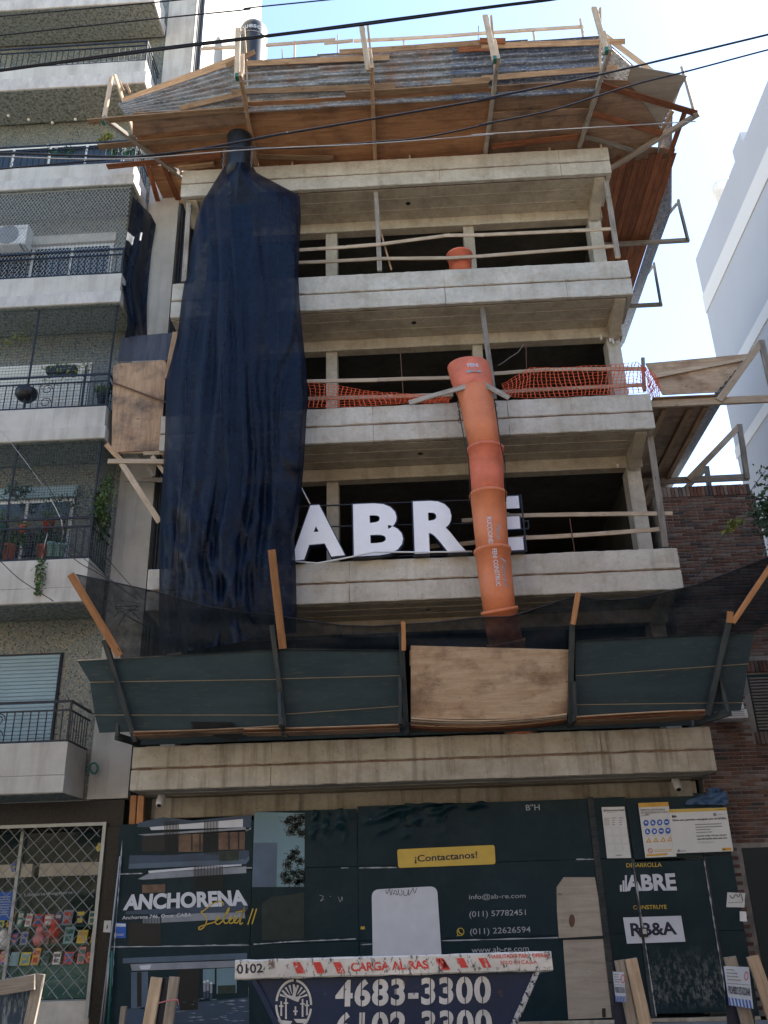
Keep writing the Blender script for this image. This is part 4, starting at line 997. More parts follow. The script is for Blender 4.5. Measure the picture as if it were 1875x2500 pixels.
for x in (1230, 1440):
    m = MB(); a = W(c5(x, 900), YC-.05)
    for k in range(6): m.tube([(a.x+.02*math.cos(t)*(k%2), a.y+.02*math.cos(t)*((k+1)%2), a.z-k*.075+.05*math.sin(t)) for t in [i*math.pi/5 for i in range(11)]], .006, 4)
    m.build('chain', M['rust'], OC)
for a, b in ((c5(945,910), c5(1285,812)), (c5(1370,795), c5(1525,882))): beam('support_plank', W(a,-.72), W(b,-.72), .03, .09, M['grey_wood'], OC)
pts = [[W(c5(x, y), -.78) for x, y in l] for l in ([(1225,900),(1260,1100),(1290,1240),(1300,1500)], [(1440,900),(1475,1150),(1500,1260),(1505,1480)])]
for p in pts: tube('cord', p, .008, M['wire'], OC, 4)
# ---------------------------------------------------------------- orange safety netting
def onet(px_rows, Y, label, nx=34, ny=9, seed=1):
    """px_rows: top polyline and bottom polyline in photo pixels"""
    m = MB(); rr = random.Random(seed); top, bot = px_rows
    g = [[None]*(ny+1) for _ in range(nx+1)]
    for i in range(nx+1):
        a, b = along(top, i/nx), along(bot, i/nx)
        for j in range(ny+1):
            f = j/ny; p = (a[0]*(1-f)+b[0]*f+rr.uniform(-1.6,1.6)+5*math.sin(f*3+i*.3), a[1]*(1-f)+b[1]*f+rr.uniform(-1.2,1.2)); g[i][j] = W(p, Y+rr.uniform(-.012,.012)+.04*math.sin(i*.5+j*.4))
    for i in range(nx+1): m.tube([g[i][j] for j in range(ny+1)], .008, 4)
    for j in range(ny+1): m.tube([g[i][j] for i in range(nx+1)], .0045, 4)
    o = m.build('orange_netting', M['orange_net']); tag(o, label, 'netting', 'orange safety netting on the guard rail'); return o
onet(([c5(362,790),c5(500,805),c5(700,840),c5(900,855),c5(1000,860),c5(1185,880)], [c5(362,932),c5(500,937),c5(700,925),c5(900,912),c5(1000,910),c5(1185,908)]), -.03, 'orange plastic netting sagging along the rail between blue wrap and orange hopper', 30, 8, 2)
onet(([c6(120,800),c6(270,705),c6(450,708),c6(650,695),c6(800,685),c6(905,668),c6(945,720)], [c6(130,870),c6(270,880),c6(450,872),c6(650,860),c6(800,858),c6(905,850),c6(960,850)]), -.03, 'orange plastic netting tied along the rail right of the orange hopper', 34, 9, 3)
onet(([c6(920,690),c6(970,720),c6(1010,765),c6(1042,830)], [c6(960,800),c6(985,850),c6(1005,895),c6(1035,905)]), .15, 'bunched orange netting hanging round the balcony end beside the side canopy', 12, 7, 4)
# ---------------------------------------------------------------- white letter sign
LS = thing('letter_sign', 'big white illuminated style letters ABRE with navy edges standing on a balcony', 'sign', W(d2(900,260), -.05))
boxes = {'A': (d2(252,292), d2(583,256), c5(572,1487), c5(232,1502)), 'B': (d2(618,266), d2(925,250), c5(905,1478), c5(612,1490)), 'R': (d2(970,250), d2(1288,238), c5(1272,1462), c5(958,1474)), 'E': (d2(1350,240), d2(1618,226), c5(1588,1440), c5(1335,1452))}
for chx, bx4 in boxes.items():
    Vg, Fg = glyphs(chx, .054); YF = -.13
    c = [W(p, YF) for p in bx4]
    front = [quad_map(c, u, v) for u, v in Vg]
    # solid body: front, back, sides
    ec = {}
    for f in Fg:
        for i in range(len(f)):
            e = (f[i], f[(i+1)%len(f)]); kk = tuple(sorted(e)); ec.setdefault(kk, []).append(e)
    n = len(front); Vb = front+[p+Vector((0,.13,0)) for p in front]
    Fb = [tuple(f) for f in Fg]+[tuple(i+n for i in reversed(f)) for f in Fg]+[(e[0][1], e[0][0], e[0][0]+n, e[0][1]+n) for e in ec.values() if len(e) == 1]
    lt = mesh('letter', Vb, Fb, M['navy'], LS)
    Vw, Fw = glyphs(chx, .046)
    mesh('face', [quad_map(c, .028+u*.944, .022+v*.956)+Vector((0,-.005,0)) for u, v in Vw], Fw, M['letter'], lt)
for a, b in ((c5(305,1510), c5(1590,1462)), (c5(300,1630), d2(1590,60)), (d2(560,262), d2(1610,235))): beam('rail', W(a,.03), W(b,.03), .025, .025, M['black_metal'], LS)
tube('conduit', [W(p,-.2) for p in (d2(285,286), d2(415,297), d2(600,262), d2(740,231), d2(1060,233), d2(1310,228))], .014, M['white_plastic'], LS, 6)
tube('stay', [W(c5(322,1400),-.1), W(c5(372,1495),-.1)], .012, M['white_plastic'], LS, 5)
m = MB(); m.bar(W(d3(262,232),-.02), W(c6(228,1440),-.02), .025, .025, (0,1,0))
for a, b in ((d3(235,55),d3(272,52)),(d3(235,100),d3(274,97)),(d3(272,52),d3(274,97))): m.bar(W(a,-.02), W(b,-.02), .02, .02)
m.build('side_frame', M['black_metal'], LS)
tube('wire', [W(c5(1500,1490),-.15), W(d2(1300,60),-.18), W(d2(1250,70),-.18), W(d2(1230,110),-.18), W(d2(1305,160),-.18)], .006, M['wire'], LS, 4)
# ---------------------------------------------------------------- left side: plywood screen, small tarps, timbers
sc_ = plate('plywood_screen', [W(p,.06) for p in (c4(655,697),c4(672,683),c4(950,660),c4(962,680),c4(928,1180),c4(645,1195))], .02, M['ply_screen'], None, (0,1,0)); tag(sc_, 'stained plywood screen between cream balcony and blue wrap', 'plywood')
o = beam('steel_angle', W(c4(650,790),.03), W(c4(958,905),.03), .02, .03, M['rust'], None); tag(o, 'rusty steel bar lying diagonally across the plywood screen', 'bar')
def cloth(name, A, B, Y0, Y1, mat, label, nu=16, nv=24, amp=.05, fr=5):
    V, Fc = [], []
    for j in range(nv+1):
        a, b = along(A, j/nv), along(B, j/nv)
        for i in range(nu+1):
            u = i/nu; px = (a[0]*(1-u)+b[0]*u, a[1]*(1-u)+b[1]*u); V.append(W(px, Y0+(Y1-Y0)*u+amp*math.sin(u*fr*2+noise.noise((u*3,j*.1,1))*3)+amp*noise.noise((u*5,j*.25,4))))
    for j in range(nv):
        for i in range(nu): a = j*(nu+1)+i; Fc.append((a,a+1,a+nu+2,a+nu+1))
    return tag(mesh(name, V, Fc, mat, None, True), label, 'tarp')
cloth('side_tarp', [r2(1075,330),r2(1035,600),r2(1000,820),r2(990,1050),r2(1030,1250),r2(1030,1390),c4(720,530)], [r2(1225,480),r2(1265,560),r2(1230,760),r2(1205,1000),r2(1190,1200),r2(1190,1390),c4(855,550)], .1, .8, M['tarp'], 'bunched dark blue tarp hanging between cream balconies and the concrete frame')
cloth('net_scrap', [c4(695,530),c4(690,600),c4(680,670)], [c4(1020,500),c4(1005,570),c4(965,660)], .3, .05, M['net_small'], 'slate grey cloth strung above the plywood screen', 16, 10, .02, 3)
LT = thing('timber_bracing', 'pale timber bracing under the plywood screen beside the blue wrap', 'timber', W(c4(800,1250),.1))
for a, b, w, mt, Y in ((c4(615,1150),c4(700,1240),.09,'pine',.08),(c4(705,1260),c4(925,1600),.1,'pine_pale',.0),(c4(625,1248),c4(960,1250),.09,'pine_pale',-.02),(c4(830,1200),c4(960,1195),.08,'pine_pale',.1),(c4(880,1220),c4(955,1320),.07,'pine_pale',.06),(c4(795,1190),c4(890,1335),.07,'grey_wood',.4),(c4(730,1352),c4(945,1355),.09,'grey_wood',.6),(c4(690,1195),c4(830,1195),.05,'pine_pale',.12)):
    beam('plank', W(a,Y), W(b,Y), .04, w, M[mt], LT)
o = beam('loose_plank', W(c4(965,770),.0), W(c4(1015,500),.0), .03, .1, M['pine'], None, up=(1,0,0)); tag(o, 'orange plank standing between plywood screen and blue wrap', 'plank')
# cables and downpipes in the gap between the two buildings
for k, (x, r0) in enumerate(((-.2,.03),(-.13,.05),(-.25,.015))):
    o = tube('downpipe', [(x,.9,3.2),(x+.02,.9,7),(x-.01,.92,12),(x+.01,.9,15.2),(x,.95,24)], r0, M['black_plastic'], None, 8); tag(o, ['thin dark conduit','thick dark downpipe','dark cable'][k]+' in the gap between cream pier and concrete frame', 'pipe')
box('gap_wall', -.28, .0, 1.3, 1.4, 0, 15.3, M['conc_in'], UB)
# ---------------------------------------------------------------- right side canopy, lower level
SC = thing('side_canopy', 'timber and corrugated sheet canopy sticking out above the brick wall', 'canopy', (9.4,2,9.5))
Zs = 9.5
bm_ = []
for a, e, t_ in ((c6(1005,980), c6(1690,885), None), (c6(1040,1330), c6(1530,1340), c6(1490,1050)), (c6(1075,1525), c6(1330,1525), c6(1300,1290))):
    E_ = WZ(e, Zs); A_ = Vector((8.62, E_.y, Zs)); T_ = W(t_, E_.y) if t_ else Vector((E_.x, E_.y, Zs+1.15))
    beam('bracket_beam', A_, E_+Vector((.05,0,0)), .06, .14, M['grey_wood'] if t_ else M['pine_pale'], SC)
    beam('bracket_post', E_+Vector((0,-.055,-.06)), T_+Vector((0,-.055,.03)), .06, .11, M['grey_wood'], SC, up=(1,0,0))
    f_ = A_+(E_-A_)*.55; beam('bracket_brace', f_+Vector((0,-.055,-.02)), T_+Vector((0,-.055,0)), .12, .045, M['pine_pale'], SC, up=(0,1,0)); bm_.append((f_, T_, E_))
y0, y1 = bm_[0][0].y, bm_[2][0].y
plate('deck_sheet', [(8.66,y0-.1,Zs+.07),(9.75,y0-.1,Zs+.07),(9.75,y1+2,Zs+.07),(8.66,y1+2,Zs+.07)], .02, M['ply_stain'], SC, (0,0,1))
for x in (8.95,9.4,9.68): beam('joist', (x,y0+.3,Zs+.045), (x,y1+1.6,Zs+.045), .1, .03, M['pine'], SC)
xo = bm_[0][2].x
corr('corrugated_sheet', (9.72,y0,Zs+.08), (9.72,y1+2,Zs+.08), (9.72+(xo-9.72)*.8,y0,Zs+.95), (9.72+(xo-9.72)*.8-.1,y1+2,Zs+.95), 8, M['zinc'], SC)
ep = [W(p, y0+.25) for p in (c6(950,680),c6(1585,622),c6(1400,845),c6(1050,862))]
plate('end_board', ep, .02, M['ply_pale'], SC, (0,1,0)); plate('end_board', [W(p, y0+.2) for p in (c6(980,740),c6(1575,640),c6(1560,655),c6(1000,765))], .02, M['pine_pale'], SC, (0,1,0))
# ---------------------------------------------------------------- lower protective canopy (green boards leaning outward)
LC = thing('lower_canopy', 'dark green painted board canopy leaning outward above the lowest concrete slab', 'canopy', (4.3,-.5,3.9))
po_ = Vector((0,-.3,3.95)); pn_ = Vector((0,1,.44)).normalized()
def PL(p, off=0.): return WP(p, po_+pn_*off, pn_)
def strip_panel(lines, mat, name='board', lap=.02):
    """lines: list of (left px, right px) from top to bottom; each pair of lines is one board, lapped like clapboard"""
    for k, ((a, b), (c, d)) in enumerate(zip(lines[:-1], lines[1:])):
        o1 = -.012-.003*k; pts = [PL(a,o1+.012), PL(b,o1+.012), PL(d,o1-.012), PL(c,o1-.012)]
        bd = plate(name, pts, .018, mat, LC, pn_)
        e = pts[0]; f = pts[1]; n_ = -pn_*.006
        if mat is M['green_board']:
            V = [e+n_-Vector((0,0,.012)), f+n_-Vector((0,0,.012)), f+n_+Vector((0,0,.006)), e+n_+Vector((0,0,.006))]
            mesh('worn_edge', V, [(0,1,2,3)], M['ply_grey'], bd)
strip_panel([(d1(445,857),d1(1590,796)),(d1(520,982),d1(1605,966)),(d1(548,1172),d1(1618,1172)),(d1(575,1278),d1(1628,1242))], M['green_board'])
strip_panel([(d2(180,790),d2(895,800)),(d2(205,962),d2(895,944)),(d2(215,1168),d2(895,1120)),(d2(220,1245),d2(895,1238))], M['green_board'])
strip_panel([(d3(545,745),d3(1578,694)),(d3(545,945),d3(1545,876)),(d3(545,1112),d3(1512,1100)),(d3(550,1185),d3(1500,1150))], M['green_board'])
# bowed pale plywood in the middle bay
nu, nv = 16, 10; V, Fc = [], []; tl, tr, br, bl = [PL(p,-.045) for p in (d2(955,773), d3(508,797), d3(505,1170), d2(955,1190))]
for s in (0,1):
    for j in range(nv+1):
        for i in range(nu+1):
            u, v = i/nu, j/nv; p = (tl*(1-u)+tr*u)*(1-v)+(bl*(1-u)+br*u)*v; V.append(p-pn_*(.05*math.sin(math.pi*u)*v-.018*s)-Vector((0,0,.035*math.sin(math.pi*u)*v)))
N_ = (nu+1)*(nv+1)
for j in range(nv):
    for i in range(nu):
        a = j*(nu+1)+i; Fc.append((a,a+1,a+nu+2,a+nu+1)); a += N_; Fc.append((a+nu+1,a+nu+2,a+1,a))
rim = [i for i in range(nu+1)]+[j*(nu+1)+nu for j in range(1,nv+1)]+[nv*(nu+1)+i for i in range(nu-1,-1,-1)]+[j*(nu+1) for j in range(nv-1,0,-1)]
for a, b in zip(rim, rim[1:]+rim[:1]): Fc.append((a,b,b+N_,a+N_))
pp = mesh('pale_plywood', V, Fc, M['ply_pale'], LC); pp['label'] = 'bare pale plywood sheet between the green boards'; fixn(pp)
plate('seam_board', [PL(p,-.025) for p in (d2(948,780),d3(512,800),d3(510,895),d2(948,890))], .012, M['ply_pale'], LC, pn_)
for k, (dy, mt) in enumerate(((0,'ply_pale'),(14,'ply_grey'),(26,'ply_stain'),(38,'pine'),(50,'red_wood'))):
    A_, B_ = d2(955,1192+dy), d3(495,1168+dy*.7); V, Fc = [], []; nb_ = 14
    for i in range(nb_+1):
        t = i/nb_; p = W((A_[0]*(1-t)+B_[0]*t, A_[1]*(1-t)+B_[1]*t+11*4*t*(1-t)), -.5+.05*k)
        V += [p+Vector((0,0,-.011)), p+Vector((0,0,.011)), p+Vector((0,.25,.011)), p+Vector((0,.25,-.011))]
    for i in range(nb_):
        for j in range(4): Fc.append((4*i+j, 4*i+(j+1)%4, 4*i+4+(j+1)%4, 4*i+4+j))
    Fc += [(0,1,2,3), tuple(4*nb_+j for j in (3,2,1,0))]; fixn(mesh('tray_board', V, Fc, M[mt], LC))
for a, b, n_ in ((d1(790,1282),d1(1625,1248),3),(d2(0,1266),d2(890,1240),3),(d3(545,1196),d3(1280,1158),4)):
    for k in range(n_): beam('tray_board', W((a[0],a[1]+k*4.2),-.5+.06*k), W((b[0],b[1]+k*4.0),-.5+.06*k), .3, .02, M[['pine','red_wood','ply_stain','pine'][k]], LC, n=5, bow=.012)
box('base_board', .12, 8.35, -.06, -.03, 3.87, 4.06, M['green_board'], LC)
# brackets
for i_, o_, base, top, st in (((.085,.29),(-.144,-.346),d1(785,1325),d1(605,738),(d1(680,1298),d1(690,1020))), ((2.257,.348),(2.392,-.95),d2(232,1300),d2(152,655),(d2(203,1240),d2(195,1050))),
        ((4.205,.364),(4.068,-.8),d2(930,1280),d2(898,702),(d2(893,1230),d2(893,960))), ((6.544,.387),(6.57,-.533),d3(515,1215),d3(526,640),(d3(545,1190),d3(535,980))), ((8.453,.066),(8.769,-.505),d3(1310,1175),d3(1440,605),(d3(1428,1158),d3(1372,935)))):
    A_, B_ = Vector((*i_,3.925)), Vector((*o_,3.95)); d = (B_-A_).normalized()
    beam('bracket_beam', A_, B_+d*.03, .06, .1, M['green_wood'], LC)
    beam('bracket_upright', PL(base,-.085), PL(top,-.085), .075, .085, M['green_wood'], LC, up=(0,1,0))
    beam('bracket_strut', W(st[0],B_.y-.02), W(st[1],B_.y-.02) if abs(o_[0]-4)>3 else PL(st[1],-.14), .05, .075, M['green_wood'], LC, up=(0,1,0))
# fresh planks that lengthen the brackets
for a, b, w in ((d1(692,832),d1(408,360),.1),(d2(215,790),d2(150,218),.105),(d2(914,800),d2(912,633),.06),(d3(530,650),d3(562,465),.07),(d3(1455,640),d3(1690,290),.07),(d3(1435,640),d3(1441,575),.08)):
    beam('extension_plank', PL(a,-.13), PL(b,-.13), w*1.1, .035, M['orange_wood'], LC, up=(0,1,0))
# shade net strung above the boards
topP = [d1(440,362),d1(680,412),d1(920,466),d1(1200,545),d1(1420,578),d2(-20,580),d2(130,590),d2(300,620),d2(550,656),d2(740,662),d2(905,652),d2(1100,640),d2(1340,612),d3(170,605),d3(360,545),d3(560,482),d3(650,503),d3(760,508),d3(900,498),d3(1050,470),d3(1250,420),d3(1450,345),d3(1659,262),d3(1800,200)]
botP = [d1(700,845),d1(1000,832),d1(1580,803),d2(180,800),d2(890,808),d2(1300,812),d3(500,800),d3(545,752),d3(1000,730),d3(1575,700),d3(1659,640),d3(1800,560)]
nu, nv = 150, 14; V, Fc = [], []
for j in range(nv+1):
    v = j/nv
    for i in range(nu+1):
        u = i/nu; a, b = along(topP, u), along(botP, u); px = (a[0]*(1-v)+b[0]*v, a[1]*(1-v)+b[1]*v)
        p = PL(px, -.02+.03*math.sin(u*60+v*4)*(1-v)*.6+.07*noise.noise((u*9,v*2,3))*v*(1-v)*4); V.append(p)
for j in range(nv):
    for i in range(nu): a = j*(nu+1)+i; Fc.append((a,a+1,a+nu+2,a+nu+1))
nt_ = mesh('shade_net', V, Fc, M['net'], None, True); tag(nt_, 'dark see through shade net sagging above the green board canopy', 'net')
o = tube('net_rope', [PL((p[0],p[1]),-.03) for p in topP], .011, M['wire'], None, 5); tag(o, 'dark hem rope along the top of the shade net', 'rope')
o = plate('plastic_scrap', [PL(p,-.06) for p in (d1(1100,1212),d1(1345,1216),d1(1370,1245),d1(1412,1275),d1(1360,1332),d1(1290,1315),d1(1120,1250))], .004, M['black_plastic'], None, pn_); tag(o, 'torn black plastic scrap hanging from the green boards', 'plastic')
# ---------------------------------------------------------------- site hoarding
HY = .5
HO = thing('site_hoarding', 'dark printed hoarding closing the building site at street level', 'hoarding', (4.3,HY,0))
def hx(p): return W(p, HY).x
cx = [-.27, hx(e2(320,600)), hx(e2(1035,700)), hx(e4(560,900)), hx(e4(765,620))-.01, hx(e4(1240,700))+.02, 8.78]
rz = [.02, W(e2(700,1110), HY).z, W(e2(700,605), HY).z, 2.86]
rz[3] = W(e2(700,215), HY).z
for i in range(6):
    for j in range(3):
        if i == 4 and j < 2: continue
        zt = rz[j+1]-.003 if j < 2 else rz[3]+[-.12,.0,.03,.04,.02,.06][i]
        z0 = rz[j]+.003
        if i == 4 and j == 2: z0 = W(e4(980,550), HY).z+.015
        box('panel', cx[i]+.004, cx[i+1]-.004, HY, HY+.03, z0, zt, M['vinyl'], HO, n=3, jit=.0025, ch=.003)
dz = W(e4(980,555), HY).z
def door_vinyl():
    m_ = vinyl('dusty_dark_vinyl', (.0035,.0145,.0195), (.0065,.0235,.0315)); n = N.__new__(N); n.m = m_; n.t = m_.node_tree; n.b = n.t.nodes['Principled BSDF']
    src = n.b.inputs['Base Color'].links[0].from_socket; sx = n.new('ShaderNodeSeparateXYZ'); tc = n.new('ShaderNodeTexCoord'); n.l(tc.outputs['Object'], sx.inputs[0])
    zz = n.ramp(sx.outputs[2], [(.12,(0,0,0)),(.3,(1,1,1)),(.62,(.7,)*3),(.95,(0,0,0))])
    d = n.ramp(n.noise(n.coord((9,9,5)), 2.2, 9, .75), [(.47,(0,0,0)),(.62,(.75,)*3)]); d = n.math('MULTIPLY', d, zz)
    n.color(n.mix(d, src, (.17,.18,.17))); return m_
M['door_vinyl'] = door_vinyl()
dr = box('door', cx[4]+.012, cx[5]-.012, HY-.012, HY+.02, .1, dz-.005, M['door_vinyl'], HO, n=3, jit=.002, ch=.004)
m = MB(); p = W(e4(810,1035), HY-.02); m.box(p.x-.05,p.x+.07,HY-.05,HY-.016,p.z-.07,p.z+.05); m.build('lock_plate', M['black_metal'], dr)
m = MB(); m.box(p.x+.0,p.x+.05,HY-.075,HY-.052,p.z-.03,p.z+.035); m.build('padlock', M['cream'], dr)
for x0, x1, z0, z1 in ((cx[4]-.035,cx[4]+.008,.05,dz+.03),(cx[5]-.008,cx[5]+.03,.05,dz+.03)): box('door_post', x0, x1, HY-.025, HY-.003, z0, z1, M['green_wood'], HO, ch=.004)
box('frame_post', hx(e4(520,700))-.04, hx(e4(520,700))+.05, HY-.03, HY-.002, .02, rz[3]+.05, M['green_wood'], HO, ch=.005)
# torn vinyl seams
for a, b in ((e2(0,610),e2(318,606)),(e2(920,607),e2(968,605)),(e2(1040,606),e2(1300,603)),(e1(810,648),e1(960,643)),(e1(750,1140),e1(1659,1128)),(e2(0,1128),e2(300,1126)),(e2(330,1122),e2(560,1105)),(e2(560,1105),e2(1020,1085)),(e2(1050,1125),e2(1130,1120)),(e3(490,1098),e3(1280,1077)),(e3(1400,548),e3(1545,547))):
    n_ = 14; V = []
    for k in range(n_+1):
        t = k/n_; px = (a[0]*(1-t)+b[0]*t, a[1]*(1-t)+b[1]*t); h = rnd.uniform(.5,2.4); V += [W((px[0],px[1]-h),HY-.004), W((px[0],px[1]+h*.6),HY-.004)]
    mesh('torn_seam', V, [(2*k,2*k+1,2*k+3,2*k+2) for k in range(n_)], M['print_text'], HO)
# crumpled loose vinyl along the top edge
def crumple(x0, x1, y0, y1, seed, fn=crop(500,1900,600)):
    nu, nv = 30, 14; V, Fc = [], []
    for j in range(nv+1):
        for i in range(nu+1):
            u, v = i/nu, j/nv; wv = 14*noise.noise((u*5+seed,0,1))*(1-v)
            f = max(0, noise.noise((u*6+v*3+seed, v*2.5-u*2, 5)))*.26*math.sin(math.pi*u)**.7*(1-v)**.8*min(1,(1-v)*3)
            V.append(W(fn(x0+(x1-x0)*u, y0+(y1-y0)*v+wv*2), HY-.008-f))
    for j in range(nv):
        for i in range(nu): a = j*(nu+1)+i; Fc.append((a,a+1,a+nu+2,a+nu+1))
    return mesh('loose_vinyl', V, Fc, M['vinyl'], HO, True)
crumple(690,1020,215,470,3); crumple(1045,1640,195,440,11); crumple(240,820,170,330,17,e3)
# architectural print on the left panels (plain generic facade)
PY = HY-.006
def pr(px, mat, d=0, name='print'): return patch(name, px, PY-d*.0015, M[mat], HO)
pr([e1(935,300),e1(1100,262),e1(1300,285),e1(1659,250),e2(318,245),e2(310,335),e1(1659,330),e1(925,330)], 'print_blue', 0)
pr([e1(1010,330),e1(1640,275),e1(1640,330),e1(1020,350)], 'print_white', 1); pr([e1(930,380),e1(1659,330),e1(1659,362),e2(312,330),e2(312,345),e1(980,388)], 'print_grey', 1)
pr([e1(960,390),e1(1110,380),e1(1110,490),e1(960,495)], 'print_black', 1)
pr([e1(1205,380),e1(1370,372),e1(1370,495),e1(1205,498)], 'print_brown', 1); pr([e1(1475,365),e1(1650,355),e1(1650,480),e1(1475,485)], 'print_brown', 1); pr([e2(95,365),e2(272,360),e2(270,480),e2(95,482)], 'print_brown', 2)
for x in (1290,1345,1540,1605): pr([e1(x,375),e1(x+10,375),e1(x+10,490),e1(x,490)], 'print_black', 2)
for x in (160, 225): pr([e2(x,362),e2(x+8,362),e2(x+8,480),e2(x,480)], 'print_black', 3)
for x0, n_, y0, y1 in ((1110,10,290,520),(1378,10,290,515),(1308,20,590,750)):
    for k in range(n_): pr([e1(x0+k*10,y0),e1(x0+k*10+5,y0),e1(x0+k*10+5,y1),e1(x0+k*10,y1)], 'print_black', 3, 'print_slat')
pr([e1(875,520),e1(1100,520),e1(1659,485),e2(300,490),e2(300,520),e1(1659,545),e1(870,580)], 'print_blue', 1); pr([e1(870,578),e1(1659,545),e2(300,522),e2(300,552),e1(1659,580),e1(868,612)], 'print_blue2', 2)
pr([e1(1000,625),e1(1630,575),e1(1630,590),e1(1005,640)], 'print_white', 2); pr([e1(930,680),e1(1010,640),e1(1659,595),e2(280,590),e2(280,640),e1(960,685)], 'print_grey', 1)
pr([e1(960,720),e1(1115,715),e1(1115,770),e1(960,775)], 'print_brown', 1); pr([e1(1480,500),e1(1610,490),e1(1610,555),e1(1480,560)], 'print_green', 4)
pr([e1(848,900),e1(1659,820),e2(290,840),e2(290,880),e1(1659,905),e1(848,920)], 'print_blue', 1); pr([e1(1090,925),e1(1659,895),e2(270,900),e2(270,950),e1(1659,945),e1(1090,975)], 'print_grey', 1)
for k in range(12): pr([e1(965+k*10,935),e1(970+k*10,935),e1(970+k*10,980),e1(965+k*10,980)], 'print_grey', 2, 'print_slat')
pr([e1(870,975),e1(1085,975),e1(1085,1125),e1(870,1130)], 'print_black', 1)
pr([e1(830,1215),e1(1659,1180),e2(285,1180),e2(285,1215),e1(1659,1220),e1(828,1250)], 'print_blue2', 1); pr([e1(880,1255),e1(1600,1230),e1(1590,1275),e1(890,1300)], 'print_grey', 2); pr([e1(940,1265),e1(1020,1258),e1(1010,1290),e1(950,1292)], 'print_white', 3)
pr([e1(885,1310),e1(1000,1305),e1(1000,1560),e1(885,1560)], 'print_blue2', 1); pr([e1(1370,1290),e1(1450,1285),e1(1450,1390),e1(1370,1390)], 'print_pale', 2); pr([e1(1462,1285),e1(1598,1278),e1(1598,1450),e1(1462,1455)], 'print_pale', 2)
pr([e1(925,1310),e1(955,1310),e1(955,1540),e1(925,1545)], 'print_black', 3); pr([e1(1205,1290),e1(1345,1288),e1(1335,1560),e1(1215,1570)], 'print_black', 2)
pr([e1(1470,1400),e1(1590,1395),e1(1590,1450),e1(1470,1455)], 'print_green', 3); pr([e1(820,1560),e1(1659,1480),e2(300,1480),e2(300,1659),e1(820,1659)], 'print_blue', 1)
for k in range(60):
    x, y = rnd.uniform(1010,1640), rnd.uniform(1480,1640); pr([e1(x,y),e1(x+rnd.uniform(20,70),y-3),e1(x+40,y+rnd.uniform(2,5))], 'print_grey' if k%3 else 'print_pale', 2)
for x, y in ((1380,1400),(1402,1395),(1425,1410)): pr(disc(e1(x,y-26),3,3.4,10), 'print_white', 4); pr([e1(x-9,y-16),e1(x+9,y-16),e1(x+8,y+40),e1(x-8,y+40)], 'print_grey', 4); pr([e1(x-8,y+40),e1(x+8,y+40),e1(x+7,y+90),e1(x-7,y+90)], 'print_blue', 4)
pr([e2(335,228),e2(675,235),e2(672,732),e2(318,735),e2(328,440)], 'print_pale', 0); pr([e2(328,436),e2(490,434),e2(484,733),e2(318,735)], 'print_blue2', 1)
V, Fc = [], []; rr = random.Random(8)
cl = [(600,275),(640,300),(560,290),(655,255),(615,330),(580,360),(650,370),(560,585),(600,640),(540,655),(640,560),(610,500),(650,640),(580,540),(655,690),(560,690),(625,700)]
for k in range(2600):
    c = cl[k % len(cl)]; qx, qy = min(671,c[0]+rr.gauss(0,17)), max(244,min(728,c[1]+rr.gauss(0,15)))
    p = W(e2(qx, qy), PY-.004); o = len(V); a = rr.uniform(0,6.28); s = rr.uniform(.006,.017)
    V += [p+Vector((math.cos(a)*s,0,math.sin(a)*s)), p+Vector((-math.sin(a)*s*.5,0,math.cos(a)*s*.5)), p-Vector((math.cos(a)*s,0,math.sin(a)*s)), p-Vector((-math.sin(a)*s*.5,0,math.cos(a)*s*.5))]; Fc.append((o,o+1,o+2,o+3))
mesh('print_tree', V, Fc, M['print_green'], HO)['kind'] = 'stuff'
pr([e2(385,850),e2(450,800),e2(560,790),e2(670,770),e2(670,1085),e2(385,1095)], 'print_dim', 0)
# lettering on the hoarding
T = lambda s, bl, br, tr, tl, mat, bold=0., d=5, shear=0., sp=1., par=HO: text(s, bl, br, tr, tl, PY-.0015*d, M[mat], par, bold, shear, sp)
T('ANCHORENA', e1(828,893), e2(290,860), e2(272,752), e1(848,785), 'print_white', .045)
T('Anchorena 746, Once. CABA', e1(824,958), e1(1290,938), e1(1293,908), e1(826,930), 'print_white', .006)
def stroke(pts, fn, r_, mat, d=6):
    P = [Vector((*fn(*p),0)) for p in pts]; out = []
    for i in range(len(P)-1):
        p0, p1, p2, p3 = P[max(i-1,0)], P[i], P[i+1], P[min(i+2,len(P)-1)]
        for k in range(6):
            t = k/6; out.append(.5*((2*p1)+(-p0+p2)*t+(2*p0-5*p1+4*p2-p3)*t*t+(-p0+3*p1-3*p2+p3)*t**3))
    out.append(P[-1]); V, Fc = [], []
    for i, p in enumerate(out):
        q_ = (out[min(i+1,len(out)-1)]-out[max(i-1,0)]).normalized(); n_ = Vector((-q_.y,q_.x,0))*r_; V += [W((p+n_)[:2],PY-.0015*d), W((p-n_)[:2],PY-.0015*d)]
    mesh('script_stroke', V, [(2*i,2*i+1,2*i+3,2*i+2) for i in range(len(out)-1)], M[mat], HO)
for s in ([(1510,858),(1495,832),(1440,845),(1380,890),(1358,905),(1385,925),(1395,960),(1380,1000),(1350,1022),(1345,1005),(1400,985),(1440,975)], [(1440,975),(1475,950),(1482,932),(1465,940),(1455,975),(1475,985),(1500,965)], [(1500,965),(1540,900),(1545,875),(1530,900),(1510,960),(1525,980),(1548,965)], [(1548,965),(1565,945),(1560,932),(1545,960),(1555,980),(1580,968),(1600,940),(1585,935),(1578,970),(1600,978)], [(1600,978),(1625,940),(1650,870),(1625,950),(1620,985),(1640,975)], [(1590,905),(1655,892)]): stroke(s, e1, 1.5, 'print_gold')
